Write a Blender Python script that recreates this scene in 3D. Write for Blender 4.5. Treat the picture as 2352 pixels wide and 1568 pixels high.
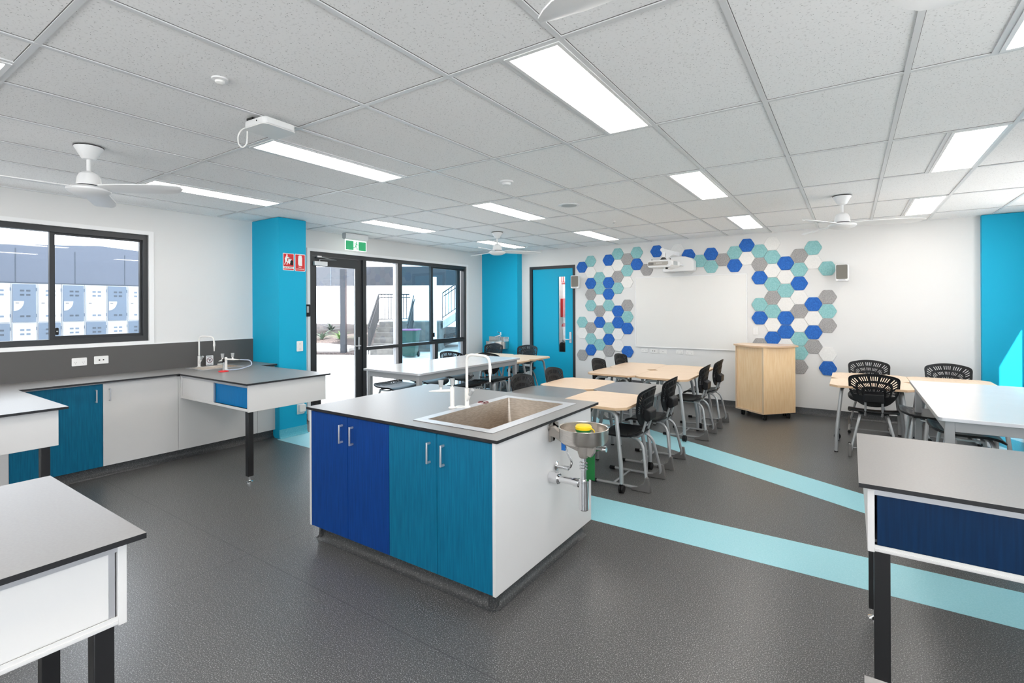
import bpy, bmesh, math, random
from mathutils import Vector, Matrix

for o in list(bpy.data.objects):
    bpy.data.objects.remove(o, do_unlink=True)
scene = bpy.context.scene
COL = scene.collection
PI = math.pi
rnd = random.Random(11)
H = 2.663                      # ceiling height

# ------------------------------------------------------------------ camera
EYE = 1.567
F_PX, YAW, ROLL, PX, PY = 1155.8, 0.6001, -0.0046, 1162.55, 705.46
cam_d = bpy.data.cameras.new('camera')
cam_d.sensor_fit = 'HORIZONTAL'
cam_d.sensor_width = 36.0
cam_d.lens = F_PX / 2352 * 36
cam_d.shift_x = (1176 - PX) / 2352
cam_d.shift_y = -(784 - PY) / 2352
cam_d.clip_start = 0.02
cam = bpy.data.objects.new('camera', cam_d)
COL.objects.link(cam)
_r = Vector((math.cos(YAW), math.sin(YAW), 0))
_f = Vector((-math.sin(YAW), math.cos(YAW), 0))
_u = Vector((0, 0, 1))
_R = (_r + ROLL * _u).normalized()
_U = (_u - ROLL * _r).normalized()
m = Matrix.Identity(4)
for i in range(3):
    m[i][0], m[i][1], m[i][2] = _R[i], _U[i], -_f[i]
m[0][3], m[1][3], m[2][3] = 0, 0, EYE
cam.matrix_world = m
scene.camera = cam

# ------------------------------------------------------------------ light and exposure
scene.view_settings.view_transform = 'Standard'
scene.view_settings.look = 'None'
scene.view_settings.gamma = 1
scene.view_settings.use_curve_mapping = False
scene.view_settings.exposure = 0.66
PANEL_STRENGTH = 9.0
SKY_STRENGTH = 4.5
world = bpy.data.worlds.new('sky')
scene.world = world
world.use_nodes = True
bgn = world.node_tree.nodes['Background']
bgn.inputs[0].default_value = (0.90, 0.95, 1.0, 1)
bgn.inputs[1].default_value = SKY_STRENGTH
sun_d = bpy.data.lights.new('sun', 'SUN')
sun_d.energy = 16
sun_d.angle = 0.009
sun_d.color = (1, 0.96, 0.9)
sun = bpy.data.objects.new('sun', sun_d)
COL.objects.link(sun)
sun.rotation_euler = Vector((-1, 2.2, -2.38)).to_track_quat('-Z', 'Y').to_euler()

# ------------------------------------------------------------------ materials
MATS = {}
def _new(name):
    mt = bpy.data.materials.new(name)
    mt.use_nodes = True
    nt = mt.node_tree
    b = nt.nodes['Principled BSDF']
    MATS[name] = mt
    return mt, nt, b

def mat(name, col, rough=0.5, metal=0.0, emit=None, estr=0.0, spec=0.5, coat=0.0):
    mt, nt, b = _new(name)
    b.inputs['Base Color'].default_value = (*col, 1)
    b.inputs['Roughness'].default_value = rough
    b.inputs['Metallic'].default_value = metal
    b.inputs['Specular IOR Level'].default_value = spec
    b.inputs['Coat Weight'].default_value = coat
    if emit:
        b.inputs['Emission Color'].default_value = (*emit, 1)
        b.inputs['Emission Strength'].default_value = estr
    # faint procedural variation so no surface is perfectly uniform
    tc = nt.nodes.new('ShaderNodeTexCoord')
    ns = nt.nodes.new('ShaderNodeTexNoise')
    ns.inputs['Scale'].default_value = 6
    ns.inputs['Detail'].default_value = 3
    mr = nt.nodes.new('ShaderNodeMapRange')
    mr.inputs[3].default_value = max(0, rough - 0.03)
    mr.inputs[4].default_value = min(1, rough + 0.03)
    nt.links.new(tc.outputs['Object'], ns.inputs['Vector'])
    nt.links.new(ns.outputs[0], mr.inputs[0])
    nt.links.new(mr.outputs[0], b.inputs['Roughness'])
    return mt

def noise_mat(name, c1, c2, scale, rough=0.5, stretch=(1, 1, 1), lo=0.4, hi=0.6, detail=4, spec=0.5, metal=0.0, bump=0.0):
    mt, nt, b = _new(name)
    tc = nt.nodes.new('ShaderNodeTexCoord')
    mp = nt.nodes.new('ShaderNodeMapping')
    mp.inputs['Scale'].default_value = stretch
    ns = nt.nodes.new('ShaderNodeTexNoise')
    ns.inputs['Scale'].default_value = scale
    ns.inputs['Detail'].default_value = detail
    rp = nt.nodes.new('ShaderNodeValToRGB')
    rp.color_ramp.elements[0].position = lo
    rp.color_ramp.elements[1].position = hi
    rp.color_ramp.elements[0].color = (*c1, 1)
    rp.color_ramp.elements[1].color = (*c2, 1)
    L = nt.links.new
    L(tc.outputs['Object'], mp.inputs['Vector'])
    L(mp.outputs[0], ns.inputs['Vector'])
    L(ns.outputs[0], rp.inputs[0])
    L(rp.outputs[0], b.inputs['Base Color'])
    b.inputs['Roughness'].default_value = rough
    b.inputs['Specular IOR Level'].default_value = spec
    b.inputs['Metallic'].default_value = metal
    if bump:
        bp = nt.nodes.new('ShaderNodeBump')
        bp.inputs['Strength'].default_value = bump
        bp.inputs['Distance'].default_value = 0.002
        L(ns.outputs[0], bp.inputs['Height'])
        L(bp.outputs[0], b.inputs['Normal'])
    return mt

def glass_mat(name, tint=(1, 1, 1), refl=1.0):
    mt = bpy.data.materials.new(name)
    mt.use_nodes = True
    nt = mt.node_tree
    nt.nodes.remove(nt.nodes['Principled BSDF'])
    out = nt.nodes['Material Output']
    tr = nt.nodes.new('ShaderNodeBsdfTransparent')
    tr.inputs[0].default_value = (*tint, 1)
    gl = nt.nodes.new('ShaderNodeBsdfGlossy')
    gl.inputs['Roughness'].default_value = 0.01
    lw = nt.nodes.new('ShaderNodeLayerWeight')
    lw.inputs[0].default_value = 0.5
    pw = nt.nodes.new('ShaderNodeMath'); pw.operation = 'POWER'; pw.inputs[1].default_value = 5
    ml = nt.nodes.new('ShaderNodeMath'); ml.operation = 'MULTIPLY_ADD'
    ml.inputs[1].default_value = 0.9 * refl; ml.inputs[2].default_value = 0.035 * refl
    mx = nt.nodes.new('ShaderNodeMixShader')
    L = nt.links.new
    L(lw.outputs['Facing'], pw.inputs[0]); L(pw.outputs[0], ml.inputs[0])
    L(ml.outputs[0], mx.inputs[0]); L(tr.outputs[0], mx.inputs[1]); L(gl.outputs[0], mx.inputs[2])
    L(mx.outputs[0], out.inputs['Surface'])
    MATS[name] = mt
    return mt

def speck_mat(name, base, dark, light, scale, rough, lo, hi, bump=0.0):
    """three tone chips: base with darker and paler flecks"""
    mt, nt, b = _new(name)
    L = nt.links.new
    tc = nt.nodes.new('ShaderNodeTexCoord')
    n1 = nt.nodes.new('ShaderNodeTexNoise'); n1.inputs['Scale'].default_value = scale; n1.inputs['Detail'].default_value = 2
    rp = nt.nodes.new('ShaderNodeValToRGB')
    e = rp.color_ramp.elements
    e[0].position = lo; e[0].color = (*dark, 1)
    e[1].position = hi; e[1].color = (*light, 1)
    mid = rp.color_ramp.elements.new((lo + hi) / 2 - 0.02); mid.color = (*base, 1)
    mid = rp.color_ramp.elements.new((lo + hi) / 2 + 0.03); mid.color = (*base, 1)
    L(tc.outputs['Object'], n1.inputs['Vector'])
    L(n1.outputs[0], rp.inputs[0])
    L(rp.outputs[0], b.inputs['Base Color'])
    b.inputs['Roughness'].default_value = rough
    return mt, nt, b, rp, tc

WHITE = mat('white_wall_paint', (0.76, 0.755, 0.745), 0.6)
TRIMW = mat('white_gloss_trim', (0.86, 0.86, 0.86), 0.35)
TEAL = mat('teal_wall_paint', (0.006, 0.40, 0.62), 0.6, spec=0.25)
TEALD = mat('teal_door_paint', (0.006, 0.40, 0.62), 0.45, spec=0.3)
CHAR = mat('charcoal_aluminium', (0.028, 0.03, 0.033), 0.4)
CHARD = mat('dark_frame', (0.02, 0.022, 0.026), 0.45)
ALU = mat('satin_aluminium', (0.62, 0.62, 0.64), 0.38, 0.7)
PALEALU = mat('pale_anodised', (0.60, 0.60, 0.62), 0.4, 0.3)
SILVER = mat('silver_powder_tube', (0.42, 0.425, 0.43), 0.36, 0.45)
CHROME = mat('chrome', (0.82, 0.82, 0.83), 0.08, 1.0)
STEEL = noise_mat('brushed_steel', (0.60, 0.56, 0.52), (0.70, 0.66, 0.62), 40, 0.26, (1, 1, 14), metal=1.0)
BASIN = noise_mat('satin_steel_basin', (0.40, 0.345, 0.29), (0.50, 0.44, 0.38), 30, 0.36, (1, 1, 10), metal=1.0)
LAM = mat('white_laminate', (0.70, 0.685, 0.67), 0.42)
BENCH = noise_mat('grey_bench_laminate', (0.225, 0.214, 0.207), (0.24, 0.229, 0.221), 120, 0.42, spec=0.5)
BENCH.node_tree.nodes['Principled BSDF'].inputs['Coat Weight'].default_value = 0.35
BENCH.node_tree.nodes['Principled BSDF'].inputs['Coat Roughness'].default_value = 0.34
EDGE = mat('black_core_edge', (0.012, 0.012, 0.014), 0.4)
SPLASH = mat('dark_grey_laminate', (0.088, 0.083, 0.080), 0.45)
BLACK = mat('black_plastic', (0.007, 0.007, 0.008), 0.45, spec=0.3)
BLACKM = mat('black_steel', (0.012, 0.012, 0.013), 0.38)
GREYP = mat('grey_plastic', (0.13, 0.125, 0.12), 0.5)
KNOBG = mat('grey_knob_plastic', (0.45, 0.46, 0.46), 0.4)
WPLAST = mat('white_plastic', (0.84, 0.83, 0.81), 0.35)
TAPW = mat('white_epoxy', (0.86, 0.84, 0.80), 0.3)
WTOP = mat('white_table_laminate', (0.86, 0.85, 0.85), 0.16)
FRAMEG = mat('grey_table_frame', (0.35, 0.355, 0.36), 0.4, 0.2)
MAPLE = noise_mat('maple_laminate', (0.80, 0.60, 0.43), (0.87, 0.67, 0.49), 6, 0.38, (1, 9, 1), 0.3, 0.7)
MAPLEE = mat('maple_edge', (0.66, 0.45, 0.28), 0.45)
LECT = noise_mat('maple_lectern', (0.88, 0.58, 0.30), (0.95, 0.68, 0.40), 5, 0.4, (9, 9, 1.1), 0.3, 0.7, 6)
GREYT = mat('grey_table_laminate', (0.24, 0.235, 0.23), 0.3)
BLUEW = noise_mat('royal_blue_woodgrain', (0.001, 0.034, 0.185), (0.002, 0.052, 0.26), 7, 0.5, (14, 14, 0.7), 0.3, 0.7, 7, 0.22)
TEALW = noise_mat('teal_woodgrain', (0.001, 0.11, 0.21), (0.002, 0.16, 0.285), 7, 0.5, (14, 14, 0.7), 0.3, 0.7, 7, 0.22)
AQUAW = noise_mat('azure_woodgrain', (0.002, 0.16, 0.42), (0.003, 0.20, 0.50), 7, 0.5, (14, 14, 0.7), 0.3, 0.7, 7, 0.22)
NAVYW = noise_mat('navy_woodgrain', (0.001, 0.016, 0.055), (0.0015, 0.025, 0.08), 7, 0.5, (14, 14, 0.7), 0.3, 0.7, 7, 0.22)
F_BLUE = noise_mat('blue_felt', (0.018, 0.115, 0.44), (0.03, 0.16, 0.55), 60, 0.9, detail=6)
F_TEAL = noise_mat('teal_felt', (0.23, 0.49, 0.50), (0.30, 0.57, 0.58), 60, 0.9, detail=6)
F_GREY = noise_mat('grey_felt', (0.22, 0.215, 0.215), (0.50, 0.485, 0.48), 170, 0.9, lo=0.35, hi=0.65, detail=3)
F_WHITE = noise_mat('white_felt', (0.80, 0.79, 0.77), (0.84, 0.83, 0.81), 60, 0.9)
BOARD = mat('whiteboard_enamel', (0.80, 0.79, 0.765), 0.22)
RED = mat('red_enamel', (0.62, 0.012, 0.015), 0.4)
GREEN = mat('green_enamel', (0.004, 0.16, 0.03), 0.4)
EXITG = mat('exit_green', (0.02, 0.30, 0.12), 0.4, emit=(0.03, 0.36, 0.15), estr=0.35)
EXITW = mat('exit_white', (0.85, 0.9, 0.87), 0.4, emit=(0.9, 1, 0.95), estr=0.75)
YELLOW = mat('yellow_plastic', (0.80, 0.56, 0.01), 0.35)
LBLUE = mat('blue_plastic', (0.01, 0.16, 0.55), 0.4)
HOSE = mat('translucent_hose', (0.42, 0.48, 0.60), 0.3)
SPKG = noise_mat('speaker_grille', (0.17, 0.16, 0.14), (0.20, 0.19, 0.165), 300, 0.6)
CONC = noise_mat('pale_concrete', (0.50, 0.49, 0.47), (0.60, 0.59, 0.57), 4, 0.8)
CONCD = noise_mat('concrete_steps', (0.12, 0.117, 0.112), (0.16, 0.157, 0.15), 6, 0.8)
MULCH = noise_mat('bark_mulch', (0.02, 0.014, 0.012), (0.13, 0.10, 0.095), 22, 0.9, lo=0.35, hi=0.7, bump=0.6)
LEAF = mat('strappy_green_leaf', (0.075, 0.16, 0.04), 0.5)
LEAFG = mat('grey_green_leaf', (0.10, 0.15, 0.115), 0.5)
CLAD = mat('slate_blue_cladding', (0.115, 0.14, 0.19), 0.5)
FASC = mat('blue_grey_fascia', (0.022, 0.027, 0.037), 0.5)
LOCKW = mat('pale_grey_locker', (0.50, 0.53, 0.57), 0.4)
LOCKD = mat('blue_grey_locker', (0.14, 0.19, 0.26), 0.4)
LOCKS = mat('locker_dark_vent', (0.06, 0.08, 0.11), 0.6)  # dark tone for vents, panel joints and latches
REDBR = mat('terracotta_render', (0.62, 0.30, 0.22), 0.8)
PANELE = mat('lamp_diffuser', (1, 1, 1), 0.4, emit=(1.0, 0.94, 0.875), estr=PANEL_STRENGTH)
GLASS = glass_mat('clear_glass', (0.97, 0.985, 1.0))
GLASSD = glass_mat('tinted_glass', (0.62, 0.78, 0.86), 1.0)

# floor vinyl with flecks and welded seams
FLOORM, nt, b, rp, tc = speck_mat('dark_grey_fleck_vinyl', (0.085, 0.084, 0.084), (0.042, 0.042, 0.043), (0.36, 0.36, 0.35), 185, 0.34, 0.33, 0.70)
L = nt.links.new
sx = nt.nodes.new('ShaderNodeSeparateXYZ'); L(tc.outputs['Object'], sx.inputs[0])
def _seam(out, at):
    a = nt.nodes.new('ShaderNodeMath'); a.operation = 'SUBTRACT'; L(out, a.inputs[0]); a.inputs[1].default_value = at
    c = nt.nodes.new('ShaderNodeMath'); c.operation = 'ABSOLUTE'; L(a.outputs[0], c.inputs[0])
    d = nt.nodes.new('ShaderNodeMath'); d.operation = 'LESS_THAN'; L(c.outputs[0], d.inputs[0]); d.inputs[1].default_value = 0.0022
    return d
s1 = _seam(sx.outputs['Y'], 1.72); s2 = _seam(sx.outputs['X'], -3.17)
ad = nt.nodes.new('ShaderNodeMath'); ad.operation = 'MAXIMUM'; L(s1.outputs[0], ad.inputs[0]); L(s2.outputs[0], ad.inputs[1])
mxs = nt.nodes.new('ShaderNodeMix'); mxs.data_type = 'RGBA'
L(ad.outputs[0], mxs.inputs[0]); L(rp.outputs[0], mxs.inputs[6]); mxs.inputs[7].default_value = (0.05, 0.05, 0.052, 1)
L(mxs.outputs[2], b.inputs['Base Color'])
COVEM, *_ = speck_mat('dark_cove_vinyl', (0.045, 0.047, 0.049), (0.03, 0.031, 0.032), (0.15, 0.15, 0.15), 150, 0.4, 0.33, 0.72)
STRIPE, *_ = speck_mat('pale_aqua_vinyl', (0.33, 0.66, 0.74), (0.30, 0.63, 0.71), (0.38, 0.70, 0.78), 120, 0.36, 0.33, 0.68)
AQUAC, *_ = speck_mat('aqua_cove_vinyl', (0.10, 0.46, 0.58), (0.08, 0.42, 0.54), (0.16, 0.52, 0.63), 120, 0.4, 0.33, 0.68)

# mineral fibre ceiling tile with pinholes
CEIL, nt, b = _new('pinhole_ceiling_tile')
L = nt.links.new
tc = nt.nodes.new('ShaderNodeTexCoord')
vo = nt.nodes.new('ShaderNodeTexVoronoi'); vo.inputs['Scale'].default_value = 62
n2 = nt.nodes.new('ShaderNodeTexNoise'); n2.inputs['Scale'].default_value = 90; n2.inputs['Detail'].default_value = 3
rv = nt.nodes.new('ShaderNodeValToRGB')
rv.color_ramp.elements[0].position = 0.08; rv.color_ramp.elements[0].color = (0.30, 0.30, 0.30, 1)
rv.color_ramp.elements[1].position = 0.14; rv.color_ramp.elements[1].color = (1, 1, 1, 1)
rn = nt.nodes.new('ShaderNodeValToRGB')
rn.color_ramp.elements[0].position = 0.26; rn.color_ramp.elements[0].color = (0.75, 0.75, 0.75, 1)
rn.color_ramp.elements[1].position = 0.42; rn.color_ramp.elements[1].color = (1, 1, 1, 1)
mm = nt.nodes.new('ShaderNodeMix'); mm.data_type = 'RGBA'; mm.blend_type = 'MULTIPLY'; mm.inputs[0].default_value = 1
mb = nt.nodes.new('ShaderNodeMix'); mb.data_type = 'RGBA'; mb.blend_type = 'MULTIPLY'; mb.inputs[0].default_value = 1
mb.inputs[7].default_value = (0.94, 0.94, 0.94, 1)
L(tc.outputs['Object'], vo.inputs['Vector']); L(tc.outputs['Object'], n2.inputs['Vector'])
L(vo.outputs['Distance'], rv.inputs[0]); L(n2.outputs[0], rn.inputs[0])
L(rv.outputs[0], mm.inputs[6]); L(rn.outputs[0], mm.inputs[7]); L(mm.outputs[2], mb.inputs[6])
L(mb.outputs[2], b.inputs['Base Color'])
b.inputs['Roughness'].default_value = 0.9
TEE = mat('white_tee_bar', (0.74, 0.75, 0.76), 0.4)

# ------------------------------------------------------------------ mesh helpers
class MB:
    """collects shapes and links them as ONE mesh object"""
    def __init__(self):
        self.v = []; self.f = []; self.mi = []; self.M = None; self.cur = 0
    def _add(self, vs, fs, mi=None):
        o = len(self.v)
        for p in vs:
            p = Vector(p)
            self.v.append(self.M @ p if self.M else p)
        for f in fs:
            self.f.append([o + i for i in f]); self.mi.append(self.cur if mi is None else mi)
        return self
    def box(self, x0, x1, y0, y1, z0, z1, mi=None):
        vs = [(x0, y0, z0), (x1, y0, z0), (x1, y1, z0), (x0, y1, z0), (x0, y0, z1), (x1, y0, z1), (x1, y1, z1), (x0, y1, z1)]
        return self._add(vs, [(3, 2, 1, 0), (4, 5, 6, 7), (0, 1, 5, 4), (1, 2, 6, 5), (2, 3, 7, 6), (3, 0, 4, 7)], mi)
    def slab(self, x0, x1, y0, y1, z0, z1, side=1):
        """box whose top and bottom take slot 0 and sides slot `side`"""
        vs = [(x0, y0, z0), (x1, y0, z0), (x1, y1, z0), (x0, y1, z0), (x0, y0, z1), (x1, y0, z1), (x1, y1, z1), (x0, y1, z1)]
        self._add(vs, [(4, 5, 6, 7)], 0)
        o = len(self.v) - 8
        for f in [(3, 2, 1, 0), (0, 1, 5, 4), (1, 2, 6, 5), (2, 3, 7, 6), (3, 0, 4, 7)]:
            self.f.append([o + i for i in f]); self.mi.append(side)
        return self
    def prism(self, poly, a0, a1, plane='xy', top=None, side=None):
        n = len(poly)
        def P(p, a):
            if plane == 'xy': return (p[0], p[1], a)
            if plane == 'xz': return (p[0], a, p[1])
            return (a, p[0], p[1])
        vs = [P(p, a0) for p in poly] + [P(p, a1) for p in poly]
        self._add(vs, [list(range(n))[::-1], list(range(n, 2 * n))], top)
        o = len(self.v) - 2 * n
        for i in range(n):
            j = (i + 1) % n
            self.f.append([o + i, o + j, o + n + j, o + n + i]); self.mi.append(self.cur if side is None else side)
        return self
    def tube(self, pts, r, seg=10, caps=True, closed=False):
        pts = [Vector(p) for p in pts]
        n = len(pts)
        rs = r if isinstance(r, (list, tuple)) else [r] * n
        tg = []
        for i in range(n):
            if closed: d = pts[(i + 1) % n] - pts[i - 1]
            elif i == 0: d = pts[1] - pts[0]
            elif i == n - 1: d = pts[-1] - pts[-2]
            else: d = (pts[i + 1] - pts[i]).normalized() + (pts[i] - pts[i - 1]).normalized()
            tg.append(d.normalized())
        a = Vector((0, 0, 1)) if abs(tg[0].z) < 0.9 else Vector((1, 0, 0))
        nrm = (a - tg[0] * a.dot(tg[0])).normalized()
        vs = []
        for i in range(n):
            if i: nrm = (nrm - tg[i] * nrm.dot(tg[i])).normalized()
            bn = tg[i].cross(nrm)
            for k in range(seg):
                t = 2 * PI * k / seg
                vs.append(pts[i] + (nrm * math.cos(t) + bn * math.sin(t)) * rs[i])
        fs = []
        m_ = n if closed else n - 1
        for i in range(m_):
            i2 = (i + 1) % n
            for k in range(seg):
                k2 = (k + 1) % seg
                fs.append((i * seg + k, i * seg + k2, i2 * seg + k2, i2 * seg + k))
        if caps and not closed:
            fs.append(list(range(seg))[::-1]); fs.append([(n - 1) * seg + k for k in range(seg)])
        return self._add(vs, fs)
    def lathe(self, prof, seg=24, c=(0, 0, 0), axis='z', a0=0.0, a1=2 * PI):
        """profile of (radius, height); closed ends are capped when radius > 0"""
        full = abs(a1 - a0 - 2 * PI) < 1e-6
        ns = seg if full else seg + 1
        vs = []
        for (r, h) in prof:
            for k in range(ns):
                t = a0 + (a1 - a0) * k / seg
                x, y = r * math.cos(t), r * math.sin(t)
                if axis == 'z': p = (c[0] + x, c[1] + y, c[2] + h)
                elif axis == 'y': p = (c[0] + x, c[1] + h, c[2] + y)
                else: p = (c[0] + h, c[1] + x, c[2] + y)
                vs.append(p)
        fs = []
        for i in range(len(prof) - 1):
            for k in range(seg):
                k2 = (k + 1) % ns
                fs.append((i * ns + k, i * ns + k2, (i + 1) * ns + k2, (i + 1) * ns + k))
        if full:
            if prof[0][0] > 1e-5: fs.append(list(range(seg))[::-1])
            if prof[-1][0] > 1e-5: fs.append([(len(prof) - 1) * ns + k for k in range(seg)])
        return self._add(vs, fs)
    def cyl(self, r, h0, h1, c=(0, 0, 0), axis='z', seg=18):
        return self.lathe([(r, h0), (r, h1)], seg, c, axis)
    def sheet(self, vs, fs, off):
        """faces thickened by a vector, walls along every open edge"""
        n = len(vs)
        off = Vector(off)
        vv = [Vector(p) for p in vs] + [Vector(p) + off for p in vs]
        ff = [tuple(f) for f in fs] + [tuple(n + i for i in reversed(f)) for f in fs]
        cnt = {}
        for f in fs:
            for i in range(len(f)):
                e = (f[i], f[(i + 1) % len(f)])
                k = (min(e), max(e)); cnt.setdefault(k, []).append(e)
        for k, es in cnt.items():
            if len(es) == 1:
                a, b_ = es[0]; ff.append((b_, a, n + a, n + b_))
        return self._add(vv, ff)
    def build(self, name, mats, parent=None, bevel=0.0, smooth=30, seg=2, loc=None, rot=None):
        me = bpy.data.meshes.new(name)
        bm = bmesh.new()
        bv = [bm.verts.new(p) for p in self.v]
        for f, mi in zip(self.f, self.mi):
            try:
                fc = bm.faces.new([bv[i] for i in f]); fc.material_index = mi
            except ValueError:
                pass
        bmesh.ops.remove_doubles(bm, verts=bm.verts, dist=1e-6)
        bmesh.ops.recalc_face_normals(bm, faces=bm.faces)
        bm.to_mesh(me); bm.free()
        for mt in (mats if isinstance(mats, (list, tuple)) else [mats]):
            me.materials.append(mt)
        if smooth:
            me.shade_smooth(); me.set_sharp_from_angle(angle=math.radians(smooth))
        o = bpy.data.objects.new(name, me)
        COL.objects.link(o)
        if parent: o.parent = parent
        if loc: o.location = loc
        if rot: o.rotation_euler = rot
        if bevel:
            bv_ = o.modifiers.new('bevel', 'BEVEL'); bv_.width = bevel; bv_.segments = seg; bv_.limit_method = 'ANGLE'
            bv_.angle_limit = math.radians(40); bv_.harden_normals = False
        return o

def fillet(pts, r, n=5):
    pts = [Vector(p) for p in pts]
    out = [pts[0]]
    for i in range(1, len(pts) - 1):
        p = pts[i]; a = (pts[i - 1] - p); b_ = (pts[i + 1] - p)
        rr = r[i - 1] if isinstance(r, (list, tuple)) else r
        d = min(rr, a.length * 0.48, b_.length * 0.48)
        A = p + a.normalized() * d; B = p + b_.normalized() * d
        for k in range(n + 1):
            t = k / n
            out.append(A * (1 - t) ** 2 + p * 2 * t * (1 - t) + B * t * t)
    out.append(pts[-1])
    return out

def rounded(x0, x1, y0, y1, r, n=5):
    out = []
    for cx_, cy_, a in ((x1 - r, y1 - r, 0), (x0 + r, y1 - r, PI / 2), (x0 + r, y0 + r, PI), (x1 - r, y0 + r, 1.5 * PI)):
        for k in range(n + 1):
            t = a + PI / 2 * k / n
            out.append((cx_ + r * math.cos(t), cy_ + r * math.sin(t)))
    return out

def tag(o, label, cat, group=None, kind=None):
    o['label'] = label; o['category'] = cat
    if group: o['group'] = group
    if kind: o['kind'] = kind
    return o

def thing(name, label, cat, loc=(0, 0, 0), rotz=0.0, group=None):
    o = bpy.data.objects.new(name, None)
    o.empty_display_size = 0.1
    COL.objects.link(o); o.location = loc; o.rotation_euler = (0, 0, rotz)
    return tag(o, label, cat, group)

def struct(o):
    o['kind'] = 'structure'; return o

def copy_tree(o, parent=None):
    c = o.copy(); COL.objects.link(c)
    if parent: c.parent = parent; c.matrix_parent_inverse = o.matrix_parent_inverse
    for ch in list(o.children): copy_tree(ch, c)
    return c

def dup(root, loc, rotz, label, group=None):
    c = copy_tree(root); c.location = loc; c.rotation_euler = (0, 0, rotz)
    c['label'] = label
    if group: c['group'] = group
    return c

def frame_matrix(origin, ax, ay):
    ax = Vector(ax).normalized(); ay = Vector(ay).normalized(); az = ax.cross(ay)
    M = Matrix.Identity(4)
    for i in range(3):
        M[i][0], M[i][1], M[i][2], M[i][3] = ax[i], ay[i], az[i], origin[i]
    return M
FACE_X = ((0, 1, 0), (0, 0, 1))     # lettering that faces +X
FACE_NY = ((1, 0, 0), (0, 0, 1))    # lettering that faces -Y

def text(name, body, size, mt, origin, axes, parent=None, width=None, depth=0.0006):
    cu = bpy.data.curves.new(name, 'FONT')
    cu.body = body; cu.size = size; cu.extrude = depth; cu.align_x = 'CENTER'; cu.align_y = 'CENTER'
    tmp = bpy.data.objects.new(name, cu); COL.objects.link(tmp)
    dg = bpy.context.evaluated_depsgraph_get(); dg.update()
    me = bpy.data.meshes.new_from_object(tmp.evaluated_get(dg))
    bpy.data.objects.remove(tmp, do_unlink=True)
    if width:
        xs = [v.co.x for v in me.vertices]
        s = width / max(1e-6, max(xs) - min(xs))
        for v in me.vertices: v.co.x *= s
    M = frame_matrix(origin, *axes)
    me.transform(M)
    me.materials.clear(); me.materials.append(mt)
    o = bpy.data.objects.new(name, me); COL.objects.link(o)
    if parent: o.parent = parent
    return o
# ================================================================== room shell
XL, XR, YB, YF = -6.25, 2.05, 8.43, -3.2
mb = MB(); mb.box(XL, XR, YF, YB, -0.1, 0.0)
struct(mb.build('floor', FLOORM, smooth=0))

def wall_with_holes(axis, p0, p1, lo, hi, z1, holes):
    """holes: (a0, a1, z0, z1) sorted along the wall"""
    mb = MB()
    def bx(a0, a1, z0_, z1_):
        if a1 - a0 < 1e-4 or z1_ - z0_ < 1e-4: return
        if axis == 'x': mb.box(p0, p1, a0, a1, z0_, z1_)
        else: mb.box(a0, a1, p0, p1, z0_, z1_)
    cur = lo
    for (a0, a1, za, zb) in holes:
        bx(cur, a0, 0, z1); bx(a0, a1, 0, za); bx(a0, a1, zb, z1); cur = a1
    bx(cur, hi, 0, z1)
    return mb
WY0, WY1, WZ0, WZ1 = 0.74, 2.305, 1.225, 2.362      # sliding window
EY0, EY1, EZ1 = 4.262, 7.745, 2.37                  # glazed entry
DX0, DX1, DZ1 = -5.20, -4.215, 2.352                # teal door
struct(wall_with_holes('x', XL - 0.16, XL, YF - 0.16, YB + 0.16, H + 0.1, [(WY0, WY1, WZ0, WZ1), (EY0, EY1, 0, EZ1)]).build('wall_left', WHITE, smooth=0))
struct(wall_with_holes('y', YB, YB + 0.14, XL, XR, H + 0.1, [(DX0, DX1, 0, DZ1)]).build('wall_back', WHITE, smooth=0))
RW = [(-2.6, -0.4, 0.9, 2.36), (0.0, 2.2, 0.9, 2.36), (5.5, 6.2, 0.9, 2.36), (6.742, 7.515, 0.9, 2.56)]
struct(wall_with_holes('x', XR, XR + 0.16, YF - 0.16, YB + 0.16, H + 0.1, RW).build('wall_right', WHITE, smooth=0))
FILL_WINDOWS = [(-5.6, -2.6, 0.9, 2.36), (-1.9, 1.4, 0.9, 2.36)]  # openings added behind the camera to throw daylight onto the ceiling
struct(wall_with_holes('y', YF - 0.16, YF, XL, XR, H + 0.1, FILL_WINDOWS).build('wall_front', WHITE, smooth=0))

# ceiling: pinhole tiles above an exposed tee grid
GX0, GY0 = -2.1756, 0.6247
mb = MB(); mb.box(XL, XR, YF, YB, H + 0.006, H + 0.1)
ceil = struct(mb.build('ceiling', CEIL, smooth=0))
mb = MB()
k = -7
while GX0 + 0.6 * k < XR:
    x = GX0 + 0.6 * k
    if x > XL + 0.03: mb.box(x - 0.012, x + 0.012, YF, YB, H - 0.0005, H + 0.006)
    k += 1
for j in range(-4, 8):
    y = GY0 + 1.2 * j
    if YF < y < YB: mb.box(XL, XR, y - 0.012, y + 0.012, H, H + 0.006)
mb.build('tee_bar', TEE, ceil, smooth=0)
mb = MB()                                            # half-width bars beside the lamps
for i in (-5, -2, 1.5, 4.5):
    x = GX0 + 0.6 * i
    xx = x + 0.3 if i in (-5, -2) else x
    for j in (-3, -1, 1, 3, 5):
        mb.box(xx - 0.012, xx + 0.012, GY0 + 1.2 * j + 0.012, GY0 + 1.2 * (j + 1) - 0.012, H, H + 0.006)
mb.build('tee_bar', TEE, ceil, smooth=0)
mb = MB()                                            # dark strips painting a shade line beside the bars
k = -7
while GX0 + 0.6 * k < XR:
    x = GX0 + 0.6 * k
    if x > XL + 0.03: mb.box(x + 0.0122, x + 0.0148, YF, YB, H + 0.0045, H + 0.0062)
    k += 1
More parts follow.
